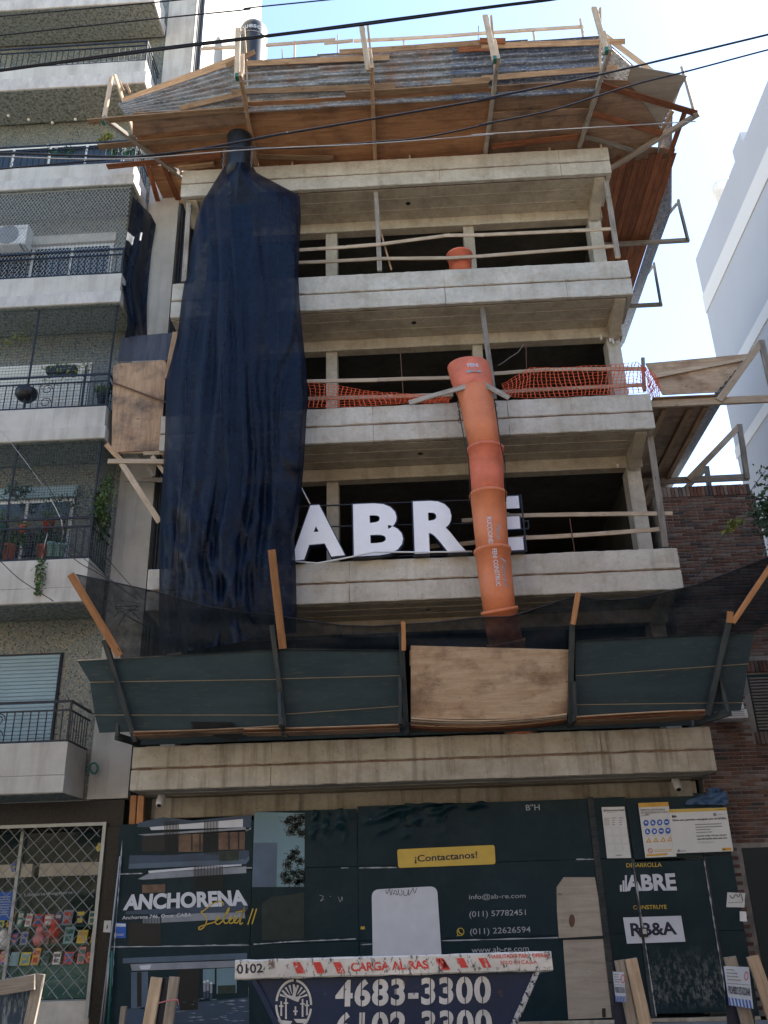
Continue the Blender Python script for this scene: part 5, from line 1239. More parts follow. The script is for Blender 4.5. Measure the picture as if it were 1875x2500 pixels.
for a, b in (((325,880),(290,988)),((350,880),(318,985))): stroke([a, ((a[0]+b[0])/2,(a[1]+b[1])/2), b], e2, 1.5, 'print_gold')
yb_ = rrect(e3(200,606), e3(857,580), e3(850,450), e3(192,480), .14); patch('yellow_label', yb_, PY-.008, M['print_yellow'], HO)
T('¡Contactanos!', e3(312,578), e3(735,550), e3(732,492), e3(310,520), 'ink', .018, 7)
patch('white_card', rrect(e3(30,1330), e3(500,1320), e3(462,728), e3(20,752), .12), PY-.008, M['print_white'], HO)
for s in ([(115,755),(125,780),(140,748),(150,790),(160,750)], [(165,785),(180,755),(195,788),(170,775)], [(200,750),(205,785),(225,785),(222,752)], [(235,755),(240,790),(262,785),(268,750),(272,790),(300,740)], [(300,740),(310,775),(325,740)]): stroke(s, e3, .7, 'ink', 7)
T('info@ab-re.com', e3(678,826), e3(1060,816), e3(1058,775), e3(678,784), 'print_text', .002)
T('(011) 57782451', e3(680,950), e3(1062,935), e3(1060,885), e3(680,898), 'print_text', .002)
T('(011) 22626594', e3(686,1068), e3(1094,1052), e3(1092,1000), e3(684,1015), 'print_text', .002)
T('www.ab-re.com', e3(696,1180), e3(1082,1168), e3(1080,1128), e3(694,1140), 'print_text', .002)
T("B''H", e3(1063,218), e3(1156,215), e3(1153,174), e3(1060,178), 'print_text', .004)
cc = e3(620,1037); V = []
ring = disc(cc,9.2,10.2,24); inn = disc(cc,7.2,8.1,24)
mesh('phone_icon', [W(p,PY-.008) for p in ring+inn], [(i,(i+1)%24,(i+1)%24+24,i+24) for i in range(24)], M['print_gold'], HO)
stroke([(606,1020),(608,1035),(622,1050),(634,1050)], e3, 1.5, 'print_gold', 6); patch('icon_tail', [e3(594,1068),e3(600,1050),e3(612,1062)], PY-.008, M['print_gold'], HO)
patch('small_tag', [e2(1052,1020),e2(1080,1020),e2(1080,1000),e2(1052,1000)], PY-.008, M['print_gold'], HO)
for pp in ([(775,790),(800,800),(780,830),(805,815)],[(845,795),(850,800)],[(900,800),(915,835),(925,800),(930,825)]): stroke(pp, e2, .5, 'print_text', 5)
T('DESARROLLA', e4(703,602), e4(942,598), e4(940,568), e4(702,574), 'print_gold', .012, 12)
T('ABRE', e4(700,762), e4(1045,757), e4(1030,640), e4(690,655), 'print_white', .04, 12)
for x, y0, y1 in ((660,720,765),(678,690,765),(694,655,765)): patch('logo_bar', [e4(x,y1),e4(x+13,y1),e4(x+12,y0),e4(x-1,y0)], PY-.018, M['print_white'], HO)
T('CONSTRUYE', e4(750,886), e4(977,882), e4(973,854), e4(748,858), 'print_gold', .012, 12)
patch('white_label', [e4(707,1117),e4(1102,1103),e4(1072,928),e4(680,940)], PY-.018, M['print_white'], HO)
T('RB&A', e4(737,1068), e4(1048,1056), e4(1028,968), e4(726,978), 'ink', .03, 14)
# bare fibre board strip where the print is cut away
fb1 = plate('bare_board', [W(p,HY-.012) for p in (e4(248,1080),e4(548,1062),e4(528,880),e4(490,668),e4(280,668),e4(232,735),e4(235,900))], .01, M['ply_grey'], HO, (0,1,0))
fb2 = plate('bare_board', [W(p,HY-.012) for p in (e4(312,1628),e4(612,1615),e4(552,1085),e4(275,1092))], .01, M['ply_grey'], HO, (0,1,0))
box('board_lip', W(e4(245,1085),HY).x, W(e4(552,1075),HY).x, HY-.03, HY-.013, W(e4(400,1082),HY).z, W(e4(400,1074),HY).z, M['green_wood'], HO)
patch('stain', disc(e4(335,962),7.5,16,16), HY-.0135, M['rust'], fb1); patch('slot', [e4(540,1615),e4(565,1615),e4(563,1553),e4(538,1553)], HY-.0135, M['black_plastic'], fb2)
box('plinth', -.27, 8.78, HY-.04, HY+.06, -.0, .045, M['conc_low'], HO, n=20, jit=.004)
# pale scuffed paint edges on door and corner strip
for a, b in ((e4(750,575),e4(905,1610)),(e4(1228,555),e4(1395,1600)),(e1(825,420),e1(735,1640))):
    V = []; n_ = 40
    for k in range(n_+1):
        t = k/n_; px = (a[0]*(1-t)+b[0]*t, a[1]*(1-t)+b[1]*t); w = abs(rnd.gauss(0,1.1))+.15; V += [W((px[0]-w,px[1]),HY-.028), W((px[0]+w,px[1]),HY-.028)]
    mesh('scuffed_edge', V, [(2*k,2*k+1,2*k+3,2*k+2) for k in range(n_)], M['print_text'], HO)
# ---------------------------------------------------------------- notices on the hoarding
def sheet(name, q4, label, cat='sign', Y=HY-.04, mat='paper'):
    o = plate(name, [W(p,Y) for p in q4], .006, M[mat], None, (0,1,0)); return tag(o, label, cat)
def lines(par, q4, n_, Y, mat, w=(.5,1)):
    for k in range(n_):
        t = (k+.3)/n_; t2 = (k+.62)/n_; L = lambda f: tuple(q4[0][i]*(1-f)+q4[3][i]*f for i in (0,1)); Rr = lambda f: tuple(q4[1][i]*(1-f)+q4[2][i]*f for i in (0,1)); g = rnd.uniform(*w)
        lerp = lambda a, b: (a[0]*(1-g)+b[0]*g, a[1]*(1-g)+b[1]*g)
        patch('print_line', [L(t), lerp(L(t),Rr(t)), lerp(L(t2),Rr(t2)), L(t2)], Y, M[mat], par)
n1 = sheet('notice_sheet', (e4(573,540),e4(735,538),e4(690,192),e4(535,195)), 'narrow white official notice with printed boxes on the hoarding')
YN = HY-.043
text('Buenos Aires Ciudad', e4(568,224), e4(688,220), e4(687,207), e4(568,210), YN, M['ink'], n1, .02); lines(n1, (e4(572,228),e4(680,225),e4(681,231),e4(572,234)), 1, YN, 'ink_grey')
patch('seal', disc(e4(556,218),3,3.3,12), YN, M['ink_grey'], n1)
for r_i in range(2):
    for k in range(2): lines(n1, (e4(602+k*50+r_i*3,262+r_i*0),e4(640+k*46+r_i*3,260),e4(644+k*46,320),e4(606+k*50,322)), 4, YN, 'ink_grey', (.5,.9)) if r_i == 0 else None
for r_i in range(3):
    for k in range(3):
        a = (558+k*52+r_i*8, 335+r_i*55); pts = [e4(a[0],a[1]),e4(a[0]+46,a[1]-1),e4(a[0]+52,a[1]+48),e4(a[0]+6,a[1]+49)]
        V = [W(p,YN) for p in pts]; c = sum(V, Vector())/4; V2 = [c+(v-c)*.95 for v in V]; mesh('form_box', V+V2, [(i,(i+1)%4,(i+1)%4+4,i+4) for i in range(4)], M['print_text'], n1)
patch('yellow_box', [e4(556,322),e4(592,320),e4(589,265),e4(552,267)], YN, M['cream'], n1); text('trabajo', e4(630,526), e4(676,524), e4(675,513), e4(629,515), YN, M['ink'], n1, .02)
n2 = sheet('safety_sign', (e4(832,537),e4(1042,528),e4(985,160),e4(782,168)), 'white safety rules sign with rows of blue discs and amber triangles', Y=HY-.042)
YN = HY-.046
patch('orange_band', [e4(786,196),e4(990,188),e4(985,161),e4(782,169)], YN, M['safe_yel'], n2)
for k, s in enumerate(('RESPETE LAS NORMAS','DE SEGURIDAD EN TODA','LA OBRA')): text(s, e4(800+k*3,222+k*18), e4((965,983,862)[k],(216,233,250)[k]), e4((964,982,861)[k],(204,221,238)[k]), e4(799+k*3,208+k*18), YN, M['ink_grey'], n2, .03)
for r_i in range(2):
    for k in range(4):
        c = e4(836+k*46+r_i*10, 302+r_i*58-k*2); patch('blue_disc', disc(c,6.6,7.6,18), YN, M['safe_blue'], n2)
        patch('pictogram', [[(c[0]-3.4,c[1]+1),(c[0]+3.4,c[1]+1),(c[0]+2.4,c[1]-2.6),(c[0],c[1]-4),(c[0]-2.4,c[1]-2.6)],[(c[0]-3,c[1]+3),(c[0]+4,c[1]+3),(c[0]+1,c[1]-1),(c[0],c[1]-4),(c[0]-2,c[1]-4)],[(c[0]-2.5,c[1]+3.5),(c[0]+2.5,c[1]+3.5),(c[0]+3,c[1]-3),(c[0]-2,c[1]-4)],[(c[0]-4,c[1]+1.6),(c[0]+4,c[1]+1.6),(c[0]+4,c[1]-1.8),(c[0]-4,c[1]-1.8)]][(k+r_i)%4], YN-.002, M['print_white'], n2)
        lines(n2, ((c[0]-6,c[1]+9.3),(c[0]+6,c[1]+9),(c[0]+6,c[1]+11.5),(c[0]-6,c[1]+11.8)), 1, YN, 'print_text')
for k in range(4):
    c = e4(854+k*48, 418-k*3); patch('amber_triangle', [(c[0]-7,c[1]+6),(c[0]+7,c[1]+6),(c[0],c[1]-7)], YN, M['safe_yel'], n2); patch('pictogram', [(c[0]-2.5,c[1]+4),(c[0]+2.5,c[1]+4),(c[0]+.6,c[1]-2.5)], YN-.002, M['print_white'], n2)
c = e4(864,490); ro, ri = disc(c,6,6.6,18), disc(c,4.6,5.1,18); mesh('ban_ring', [W(p,YN) for p in ro+ri], [(i,(i+1)%18,(i+1)%18+18,i+18) for i in range(18)], M['safe_red'], n2); patch('ban_bar', [(c[0]-4.3,c[1]-3),(c[0]-3.3,c[1]-4),(c[0]+4.3,c[1]+3),(c[0]+3.3,c[1]+4)], YN-.002, M['safe_red'], n2)
lines(n2, (e4(890,480),e4(1020,474),e4(1022,496),e4(893,502)), 2, YN, 'safe_yel'); patch('orange_band', [e4(840,528),e4(980,518),e4(978,505),e4(838,515)], YN, M['safe_yel'], n2)
n3 = sheet('permit_sign', (e4(1020,508),e4(1425,492),e4(1378,198),e4(988,210)), 'wide white works permit sign with a yellow top band', Y=HY-.055)
YN = HY-.059
patch('yellow_band', [e4(990,232),e4(1381,217),e4(1378,199),e4(988,211)], YN, M['print_yellow'], n3); lines(n3, (e4(1312,208),e4(1374,206),e4(1374,212),e4(1312,214)), 1, YN-.002, 'ink')
text('BA', e4(1012,266), e4(1045,264), e4(1042,248), e4(1009,250), YN, M['ink'], n3, .06); text('Obra con permiso otorgado por el GCBA.', e4(1014,294), e4(1380,279), e4(1377,262), e4(1012,277), YN, M['ink'], n3, .03)
patch('crest', [e4(1290,256),e4(1312,255),e4(1310,234),e4(1288,235)], YN, M['ink_grey'], n3); lines(n3, (e4(1318,240),e4(1372,238),e4(1373,248),e4(1320,250)), 2, YN, 'ink_grey')
lines(n3, (e4(1166,305),e4(1362,298),e4(1372,368),e4(1176,376)), 4, YN, 'ink_grey', (.45,.95))
text('Lee este código QR para obtener', e4(1178,398), e4(1382,389), e4(1380,376), e4(1176,385), YN, M['ink'], n3, .03); text('más información sobre esta obra', e4(1182,416), e4(1384,407), e4(1382,395), e4(1180,404), YN, M['ink'], n3, .03)
lines(n3, (e4(1184,428),e4(1388,420),e4(1390,432),e4(1186,440)), 2, YN, 'print_text'); patch('seal', disc(e4(1056,490),3.6,4,12), YN, M['ink_grey'], n3); text('Buenos Aires', e4(1070,495), e4(1104,493), e4(1103,484), e4(1069,486), YN, M['ink'], n3, .02); patch('corner_print', [e4(1350,490),e4(1412,487),e4(1408,468),e4(1348,470)], YN, M['safe_yel'], n3)
text('RM&A' if False else 'BA', e4(1355,486), e4(1375,485), e4(1374,474), e4(1354,475), YN-.002, M['ink'], n3, .04)
s1 = sheet('sticker', (e4(1378,870),e4(1500,872),e4(1505,775),e4(1385,770)), 'torn white paper sticker on the right end of the hoarding', 'sticker', HY-.005); stroke([(1400,790),(1420,810),(1440,785),(1460,800),(1475,780),(1490,830)], e4, .9, 'ink', 8); lines(s1, (e4(1390,835),e4(1495,830),e4(1495,842),e4(1390,848)), 1, HY-.008, 'ink_grey')
s2 = sheet('switch_plate', (e4(1470,965),e4(1518,968),e4(1510,900),e4(1468,898)), 'small white plastic plate under the torn sticker', 'plate', HY-.03, 'white_plastic')
s3 = sheet('sticker', (r6(928,832),r6(995,835),r6(1002,728),r6(938,728)), 'small white sticker on the black shop pier', 'sticker', .83); stroke([(960,760),(968,790),(955,800),(970,775)], r6, .7, 'ink', 6) if False else patch('print', [r6(955,800),r6(968,800),r6(972,762),r6(964,770)], .826, M['ink'], s3)
s4 = sheet('sticker', (e1(778,1078),e1(848,1080),e1(852,978),e1(782,975)), 'blue and white sticker at the left edge of the hoarding', 'sticker', HY-.012, 'safe_blue'); patch('print', [e1(784,1000),e1(848,1002),e1(848,982),e1(785,980)], HY-.0155, M['print_white'], s4); lines(s4, (e1(786,1048),e1(844,1050),e1(843,1066),e1(786,1064)), 2, HY-.0155, 'print_white')
# blue plastic sheet stuffed at the right top corner
V, Fc = [], []
A, B = [e4(1255,60),e4(1245,100),e4(1110,150),e4(1100,178)], [e4(1340,70),e4(1375,100),e4(1388,140),e4(1385,180)]
for j in range(13):
    a, b = along(A, j/12), along(B, j/12)
    for i in range(17): u = i/16; V.append(W((a[0]*(1-u)+b[0]*u, a[1]*(1-u)+b[1]*u), HY-.06-.05*noise.noise((u*6,j*.5,2))))
for j in range(12):
    for i in range(16): a = j*17+i; Fc.append((a,a+1,a+18,a+17))
o = mesh('blue_plastic_sheet', V, Fc, flat('blue_sheet',(.03,.07,.14),.4,var=.3), None, True); tag(o, 'crumpled blue plastic sheet over the right top corner of the hoarding', 'plastic sheet')
for x0 in (885, 935):
    o = beam('timber_post', W(e1(x0+10,320),.75), W(e1(x0+22,118),.75), .08, .1, M['orange_wood'], None, up=(1,0,0)); tag(o, 'thinner orange timber against the dark pipe above the hoarding' if x0 == 885 else 'wider orange timber against the concrete beam above the hoarding', 'post', 'orange timbers behind the hoarding')
# pipes down the left end of the hoarding
for k, (a, b, mt) in enumerate(((r6(1080,150), r6(905,1659), 'print_text'), (r6(985,1060), r6(930,1659), 'steel'), (r6(1010,1000), r6(975,1659), 'green_plastic'))):
    o = tube('conduit', [W(a,.4), W(((a[0]*.6+b[0]*.4)+1,(a[1]*.6+b[1]*.4)),.4), W(b,.4)], .012+.003*k, M[mt], None, 6); tag(o, ['pale cable running down the corner of the hoarding','grey conduit at the foot of the shop pier','thin green cord beside the grey conduit'][k], 'conduit')
# security cameras under the slab
def sec_cam(px, zb, label):
    p = WZ(px, zb); t = thing('security_camera', label, 'camera', p, 'security cameras under the lowest slab')
    lathe('mount', [(.055,-.06),(.06,-.05),(.06,0),(.05,.0)], p, M['white_plastic'], t, 16)
    tl = Matrix.Rotation(R(-35), 4, 'X')
    lathe('body', [(.005,-.17),(.045,-.165),(.058,-.14),(.06,-.05),(.05,0),(.005,.01)], p-Vector((0,.01,.03)), M['white_plastic'], t, 18, True, tl)
    lathe('lens', [(.004,-.178),(.03,-.176),(.034,-.166)], p-Vector((0,.01,.03)), M['black_plastic'], t, 14, True, tl)
sec_cam(e1(1092,112), 3.21, 'white dome security camera under the left end of the lowest slab'); sec_cam(d3(1122,1545), 3.21, 'white dome security camera under the right end of the lowest slab')
# ---------------------------------------------------------------- skip
M['scraped'] = skip_paint('scraped_navy_paint', (.012,.02,.05), (.4,.42,.43), .47)
SY = -4.3; SKz = (W((574,2347),SY).z+W((1345.6,2319.5),SY).z)/2
sxl, sxr = W((574,2347),SY).x, W((1345.6,2319.5),SY).x
SK = thing('skip', 'navy steel rubble skip with a scratched white rim and stencilled phone numbers', 'skip', ((sxl+sxr)/2,-3.4,-.15))
rh = .165; zt = SKz
rimf = box('rim', sxl, sxr, SY, SY+.07, zt-rh, zt, M['skip_white'], SK, n=30, jit=.004, ch=.012)
box('rim', sxl, sxr, SY+1.35, SY+1.42, zt-rh-.1, zt-.1, M['skip_white'], SK, n=10, jit=.003)
for x in (sxl, sxr-.07): m = MB(); m.bar((x+.035,SY+.071,zt-rh/2-.003),(x+.035,SY+1.349,zt-rh/2-.103),.066,rh-.006); m.build('rim', M['skip_white'], SK)
fl, fr_ = W(e2(325,1345),SY+.04).x, W(e3(1140,1290),SY+.04).x
bl_, br_ = fl+.62, fr_-.62
zb = -.12
def trap(y): return [(fl,y,zt-rh+.01),(fr_,y,zt-rh+.01),(br_,y,zb),(bl_,y,zb)]
F0, F1 = trap(SY+.05), [(a,b,c-.1 if c > 0 else c) for a,b,c in trap(SY+1.38)]
sf = mesh('front_plate', F0+[(a,b+.012,c) for a,b,c in F0], [(0,3,2,1),(4,5,6,7)], M['skip_blue'], SK)
mesh('back_plate', F1, [(0,1,2,3)], M['skip_blue'], SK); mesh('end_plate', [F0[0],F1[0],F1[3],F0[3]], [(0,1,2,3)], M['skip_blue'], SK); mesh('end_plate', [F0[1],F0[2],F1[2],F1[1]], [(0,1,2,3)], M['skip_blue'], SK); mesh('floor_plate', [F0[3],F1[3],F1[2],F0[2]], [(0,1,2,3)], M['skip_blue'], SK)
for s in ((F0[1],F0[2]),(F0[0],F0[3])):
    a, b = Vector(s[0])+Vector((0,-.02,0)), Vector(s[1])+Vector((0,-.02,0)); beam('edge_rib', a, b, .05, .03, M['skip_blue'] if s[0] is F0[0] else M['scraped'], SK, up=(0,1,0), n=6)
V, Fc = [], []; n_ = 24
for j in range(n_+1):
    for i in range(n_+1):
        x = fl+.1+(fr_-fl-.2)*i/n_; y = SY+.09+1.24*j/n_; V.append((x,y,zt-.34+.08*noise.noise((x*3,y*3,1))))
for j in range(n_):
    for i in range(n_): a = j*(n_+1)+i; Fc.append((a,a+1,a+n_+2,a+n_+1))
o = mesh('rubble', V, Fc, M['rubble']); o['kind'] = 'stuff'; tag(o, 'grey rubble filling the skip', 'rubble')
SF = SY-.004
def st(s, bl, br, tr, tl, mat, bold, par, Y=SF, sp=1.): return text(s, bl, br, tr, tl, Y, M[mat], par, bold, 0, sp)
st('0102', e2(218,1322), e2(392,1312), e2(390,1250), e2(215,1256), 'ink', .02, rimf)
st('CARGA AL RAS', e2(985,1305), e2(1515,1285), e2(1500,1228), e2(985,1245), 'skip_red', .03, rimf)
st('HABILITADO PARA OPERAR', e3(818,1218), e3(1225,1207), e3(1222,1180), e3(815,1190), 'skip_red', .02, rimf); st('SOLO EN C.A.B.A.', e3(890,1258), e3(1142,1250), e3(1138,1226), e3(888,1232), 'skip_red', .02, rimf)
for fn, xs in ((e2,((592,640,622,682),(728,780,760,812),(865,915,898,950),(1558,1615,1595,1659))),(e3,((452,500,490,540),(590,640,625,675),(738,795,775,830)))):
    for a, b, c, d in xs:
        y0, y1 = (1242,1318) if fn is e2 and a < 1000 else ((1225,1295) if fn is e2 else (1215,1280)); patch('red_stripe', [fn(c,y1),fn(d,y1-3),fn(b,y0-2),fn(a,y0)], SF, M['skip_red'], rimf)
FY = SY+.044
st('4683-3300', e2(880,1545), e3(828,1520), e3(822,1330), e2(885,1360), 'stencil', .035, sf, FY, 1.1)
st('6102-3300', e2(880,1772), e3(838,1745), e3(828,1555), e2(888,1580), 'stencil', .035, sf, FY, 1.1)
for k in range(9):   # stencil bridges
    if k == 4: continue
    u = (k+.5)/9; x = lambda fn_, y: None
    for (a, b) in (((e2(880,1545),e3(828,1520)),(e2(885,1360),e3(822,1330))), ((e2(880,1772),e3(838,1745)),(e2(888,1580),e3(828,1555)))):
        p = tuple(a[0][i]*(1-u)+a[1][i]*u for i in (0,1)); q_ = tuple(b[0][i]*(1-u)+b[1][i]*u for i in (0,1)); patch('stencil_bridge', [(p[0]-1.1,p[1]),(p[0]+1.1,p[1]),(q_[0]+1.1,q_[1]),(q_[0]-1.1,q_[1])], FY-.003, M['skip_blue'], sf)
cc = e2(600,1530); ro, ri = disc(cc,45,63,40), disc(cc,40,57,40)
mesh('emblem_ring', [W(p,FY) for p in ro+ri], [(i,(i+1)%40,(i+1)%40+40,i+40) for i in range(40) if i % 10], M['stencil'], sf)
for k in range(9):
    a = -math.pi*(.12+.76*k/8); patch('emblem_ray', [(cc[0]+math.cos(a-.04)*16,cc[1]-12+math.sin(a-.04)*16),(cc[0]+math.cos(a-.07)*36,cc[1]-10+math.sin(a-.07)*40),(cc[0]+math.cos(a+.07)*36,cc[1]-10+math.sin(a+.07)*40),(cc[0]+math.cos(a+.04)*16,cc[1]-12+math.sin(a+.04)*16)], FY, M['stencil'], sf)
patch('emblem_bird', [e2(525,1450),e2(590,1470),e2(600,1430),e2(610,1400),e2(620,1440),e2(612,1475),e2(660,1470),e2(640,1490),e2(630,1510),e2(600,1500),e2(560,1480)], FY, M['stencil'], sf)
for x, y0, y1 in ((516,1505,1605),(548,1485,1625),(612,1540,1600),(660,1490,1610),(690,1500,1600)):
    patch('emblem_mast', [e2(x-6,y1),e2(x+6,y1),e2(x+5,y0),e2(x-5,y0)], FY, M['stencil'], sf); patch('emblem_mast', [e2(x-16,y0+38),e2(x+16,y0+38),e2(x+14,y0+28),e2(x-14,y0+28)], FY, M['stencil'], sf)
patch('emblem_hull', [e2(490,1630),e2(590,1640),e2(580,1659),e2(510,1659)], FY, M['stencil'], sf); patch('emblem_hull', [e2(600,1625),e2(705,1625),e2(690,1655),e2(620,1650)], FY, M['stencil'], sf)
# ---------------------------------------------------------------- timber barricades along the kerb
def barricade(label, Y, posts, rails_, boards):
    a = W(posts[0][0], Y); t = thing('barricade', label, 'barricade', (a.x, Y, -.15), 'timber barricades at the kerb')
    for k, (tp, dirx, w, mt) in enumerate(posts):
        T_ = W(tp, Y-.02*k); beam('post', (T_.x+dirx, Y-.02*k, -.14), T_, .045, w, M[mt], t, up=(1,0,0), n=5)
    for p0, p1, w in rails_: beam('rail', W(p0, Y-.06), W(p1, Y-.06), .03, w, M['grey_wood'], t)
    for q4, mt in boards: plate('board', [W(p, Y+.03) for p in q4], .015, M[mt], t, (0,1,0))
    return t
def paint_scratch():
    n = N('scratched_navy', .6); v = n.coord(); f = n.ramp(n.noise(n.coord((26,26,4)),1.7,7,.72), [(.5,(0,0,0)),(.62,(1,1,1))]); n.color(n.mix(f,(.02,.04,.07),(.17,.2,.22))); return n.m
M['scratch'] = paint_scratch()
barricade('timber framed barricade with a scratched navy board in front of the shop', -4.5, [(e1(268,1322),-.12,.1,'grey_wood')], [(e1(-40,1420),e1(235,1375),.13)], [((e1(-60,1760),e1(160,1760),e1(215,1390),e1(-60,1430)),'scratch')])
barricade('plain timber barricade of two posts tied with pink string in front of the printed facade', -4.5, [(e1(1060,1345),-.14,.11,'pine_pale'),(e1(1180,1340),-.1,.09,'grey_wood'),(e1(838,1540),-.05,.05,'grey_wood')], [], [((e1(1000,1800),e1(1160,1800),e1(1160,1345),e1(1045,1345)),'navy')])
tube('string', [W(e1(1065,1520),-4.6), W(e1(1140,1500),-4.62), W(e1(1200,1495),-4.62), W(e1(1205,1530),-4.62)], .006, M['pink'], bpy.data.objects['barricade.001'], 4)
nb = []
for (lab, ps, q4, rot) in (('timber barricade with a no parking plate beside the bare board strip', [(e4(655,1228),.1,.09,'grey_wood'),(e4(732,1218),.12,.11,'pine_pale')], (e4(632,1508),e4(702,1512),e4(686,1310),e4(610,1305)), 0),
                     ('timber barricade with a no parking plate beside the site door and brick wall', [(e4(1400,1205),.12,.11,'grey_wood'),(e4(1552,1200),.2,.11,'pine_pale')], (e4(1398,1532),e4(1560,1556),e4(1530,1275),e4(1360,1268)), 1)):
    t = barricade(lab, -4.4, ps, [], [((q4[0][0],q4[0][1]+90),(q4[1][0]+8,q4[1][1]+90),(q4[2][0]+3,q4[2][1]-4),q4[3]) and ((q4[0][0],q4[0][1]+120),(q4[1][0]+10,q4[1][1]+120),(q4[2][0]+6,q4[2][1]-3),(q4[3][0],q4[3][1]-3))and (((q4[0][0],q4[0][1]+120),(q4[1][0]+10,q4[1][1]+120),(q4[2][0]+6,q4[2][1]-3),(q4[3][0],q4[3][1]-3)),'navy')])
    o = plate('parking_sign', [W(p,-4.49) for p in q4], .004, M['print_pale'] if False else flat('plate_blue_white',(.36,.42,.5),.5), None, (0,1,0)); tag(o, ['small pale no parking plate on the barricade beside the bare board strip','larger pale no parking plate on the barricade beside the brick wall'][rot], 'sign')
    def qp(u, v): return tuple((q4[0][i]*(1-u)+q4[1][i]*u)*(1-v)+(q4[3][i]*(1-u)+q4[2][i]*u)*v for i in (0,1))
    YS = -4.494
    text('PROHIBIDO ESTACIONAR', qp(.06,.3), qp(.95,.3), qp(.95,.5), qp(.06,.5), YS, M['ink'], o, .02); lines(o, (qp(.08,.95),qp(.7,.95),qp(.7,.62),qp(.08,.62)), 4, YS, 'ink_grey')
    c = qp(.86,.78); ro, ri = disc(c,5,11,18), disc(c,3.6,8.6,18); mesh('red_ring', [W(p,YS) for p in ro+ri], [(i,(i+1)%18,(i+1)%18+18,i+18) for i in range(18)], M['safe_red'], o)
    for k in range(7): patch('stripe', [qp(k/7+.02,.0),qp(k/7+.09,.0),qp(k/7+.06,.2),qp(k/7-.01 if k else .0,.2)], YS, M['safe_blue'], o)
    patch('rule', [qp(.02,.56),qp(.98,.56),qp(.98,.575),qp(.02,.575)], YS, M['ink_grey'], o)
# ---------------------------------------------------------------- brick building on the right
BB = thing('brick_building', 'old dark red brick building with a louvred window right of the site', 'building', (10.5,3,0))
BY = .9; bxr = 10.37; btop = 8.1
box('backing_wall', 8.66, bxr-.02, BY+.012, BY+.3, 0, btop-.02, M['mortar'], BB); box('backing_wall', bxr-.019, 16, BY+.012, BY+.3, 0, 5.35, M['mortar'], BB)
box('house_body', 8.66, 16, BY+.31, 12, 0, 5.3, M['conc_in'], BB); box('side_wall', 8.66, bxr-.02, BY+.31, 6, 5.31, btop-.1, M['mortar'], BB)
wl = W(r8(1085,370), BY).x; wt = W(r8(1150,430), BY).z; wb = W(r8(1150,1050), BY).z
dl = W(e4(1480,465), BY).x; dt = W(e4(1500,470), BY).z
bw, bh, g_ = .205, .0455, .0125
bme = {}
def brick_mesh(w, seed):
    k = (round(w,3), seed)
    if k not in bme:
        V, Fc = rough_box_data(w, .06, bh, 1, .0025, .004, 0, seed); me = bpy.data.meshes.new('brick'); me.from_pydata(V, [], Fc); me.materials.append(M['brick']); bme[k] = me
    return bme[k]
cand = []; row = 0; z = .02
while z < btop-.12:
    xe = bxr if z > 5.3 else 12.2; x = 8.68-(row % 2)*(bw+g_)/2 - .0
    while x < xe:
        x0, x1 = max(x,8.665), min(x+bw,xe)
        ok = x1-x0 > .04
        if x1 > wl-.02 and wb-.22 < z < wt+.26: ok = False
        if x1 > dl-.02 and z < dt+.04: ok = False
        if ok: cand.append((x0,x1,z))
        x += bw+g_
    z += bh+g_; row += 1
vis = lambda c: (c[2] > 6.05 and c[0] < 10.4, c[2] < 4.2 and c[0] < 10.4)
full = [c for c in cand if c[2] > 5.85 and c[1]-c[0] > .2][:: 1]
order = sorted(cand, key=lambda c: (0 if (c[2] > 6.25 and c[0] > 8.68) else 1, -c[2] if c[2] > 6.25 else abs(c[2]-3.0)))
parts, rest = order[:296], order[296:]
for k, (x0,x1,z) in enumerate(parts):
    shared('brick', brick_mesh(x1-x0, k % 9), BB, Matrix.Translation((x0, BY+.03+rnd.uniform(-.004,.003), z+bh/2)))
m = MB()
for k, (x0,x1,z) in enumerate(rest):
    V, Fc = rough_box_data(x1-x0, .06, bh, 1, .0025, .004, 0, k % 50); dy = rnd.uniform(-.004,.003); m.add([(v[0]+x0, v[1]+BY+.03+dy, v[2]+z+bh/2) for v in V], Fc)
o = m.build('brickwork', M['brick'], BB); o['kind'] = 'stuff'
k = 0; x = 8.67
while x < bxr-.05:   # soldier course on top
    V, Fc = rough_box_data(.055, .14, .2, 1, .003, .006, 0, k); mesh('cap_brick', [(v[0]+x, v[1]+BY+.05, v[2]+btop-.0) for v in V], Fc, M['brick'], BB); x += .066; k += 1
x = wl-.05
while x < 12.2:      # soldier courses over and under the window
    for zc in (wt+.13, wb-.1): V, Fc = rough_box_data(.055, .09, .19, 1, .003, .006, 0, k); mesh('sill_brick', [(v[0]+x, v[1]+BY+.015, v[2]+zc) for v in V], Fc, M['brick'], BB); k += 1
    x += .066
wf = box('window', wl, 12.2, BY+.002, BY+.011, wb, wt, M['dark_in'], BB)
z = wb+.04
while z < wt-.02: V, Fc = rough_box_data(12.2-wl-.03, .04, .035, 1, .001, .008); mesh('louvre_slat', [(v[0]+wl+.015, v[1]+BY-.012, v[2]+z) for v in V], Fc, M['louver'], wf); z += .05
box('doorway', dl, 12.2, BY-.005, BY+.011, 0, dt, flat('dark_green_door',(.006,.016,.018),.5), BB)
a, b_ = W(r8(800,905),.55), W(r8(1115,895),.55); at = W(r8(1115,812),.55)
RC = thing('wall_unit', 'white box unit on the brick wall behind the canopy end', 'air conditioner', a)
box('casing', a.x, b_.x, .55, .86, a.z, at.z+.02, M['white_plastic'], RC, ch=.015); box('top_hood', b_.x-.22, b_.x-.02, .6, .85, at.z+.021, at.z+.3, M['white_plastic'], RC, ch=.03); 
for k in range(4): box('vent_slat', a.x+.05, b_.x-.05, .54, .552, a.z+.03+k*.03, a.z+.04+k*.03, M['ink_grey'], RC)
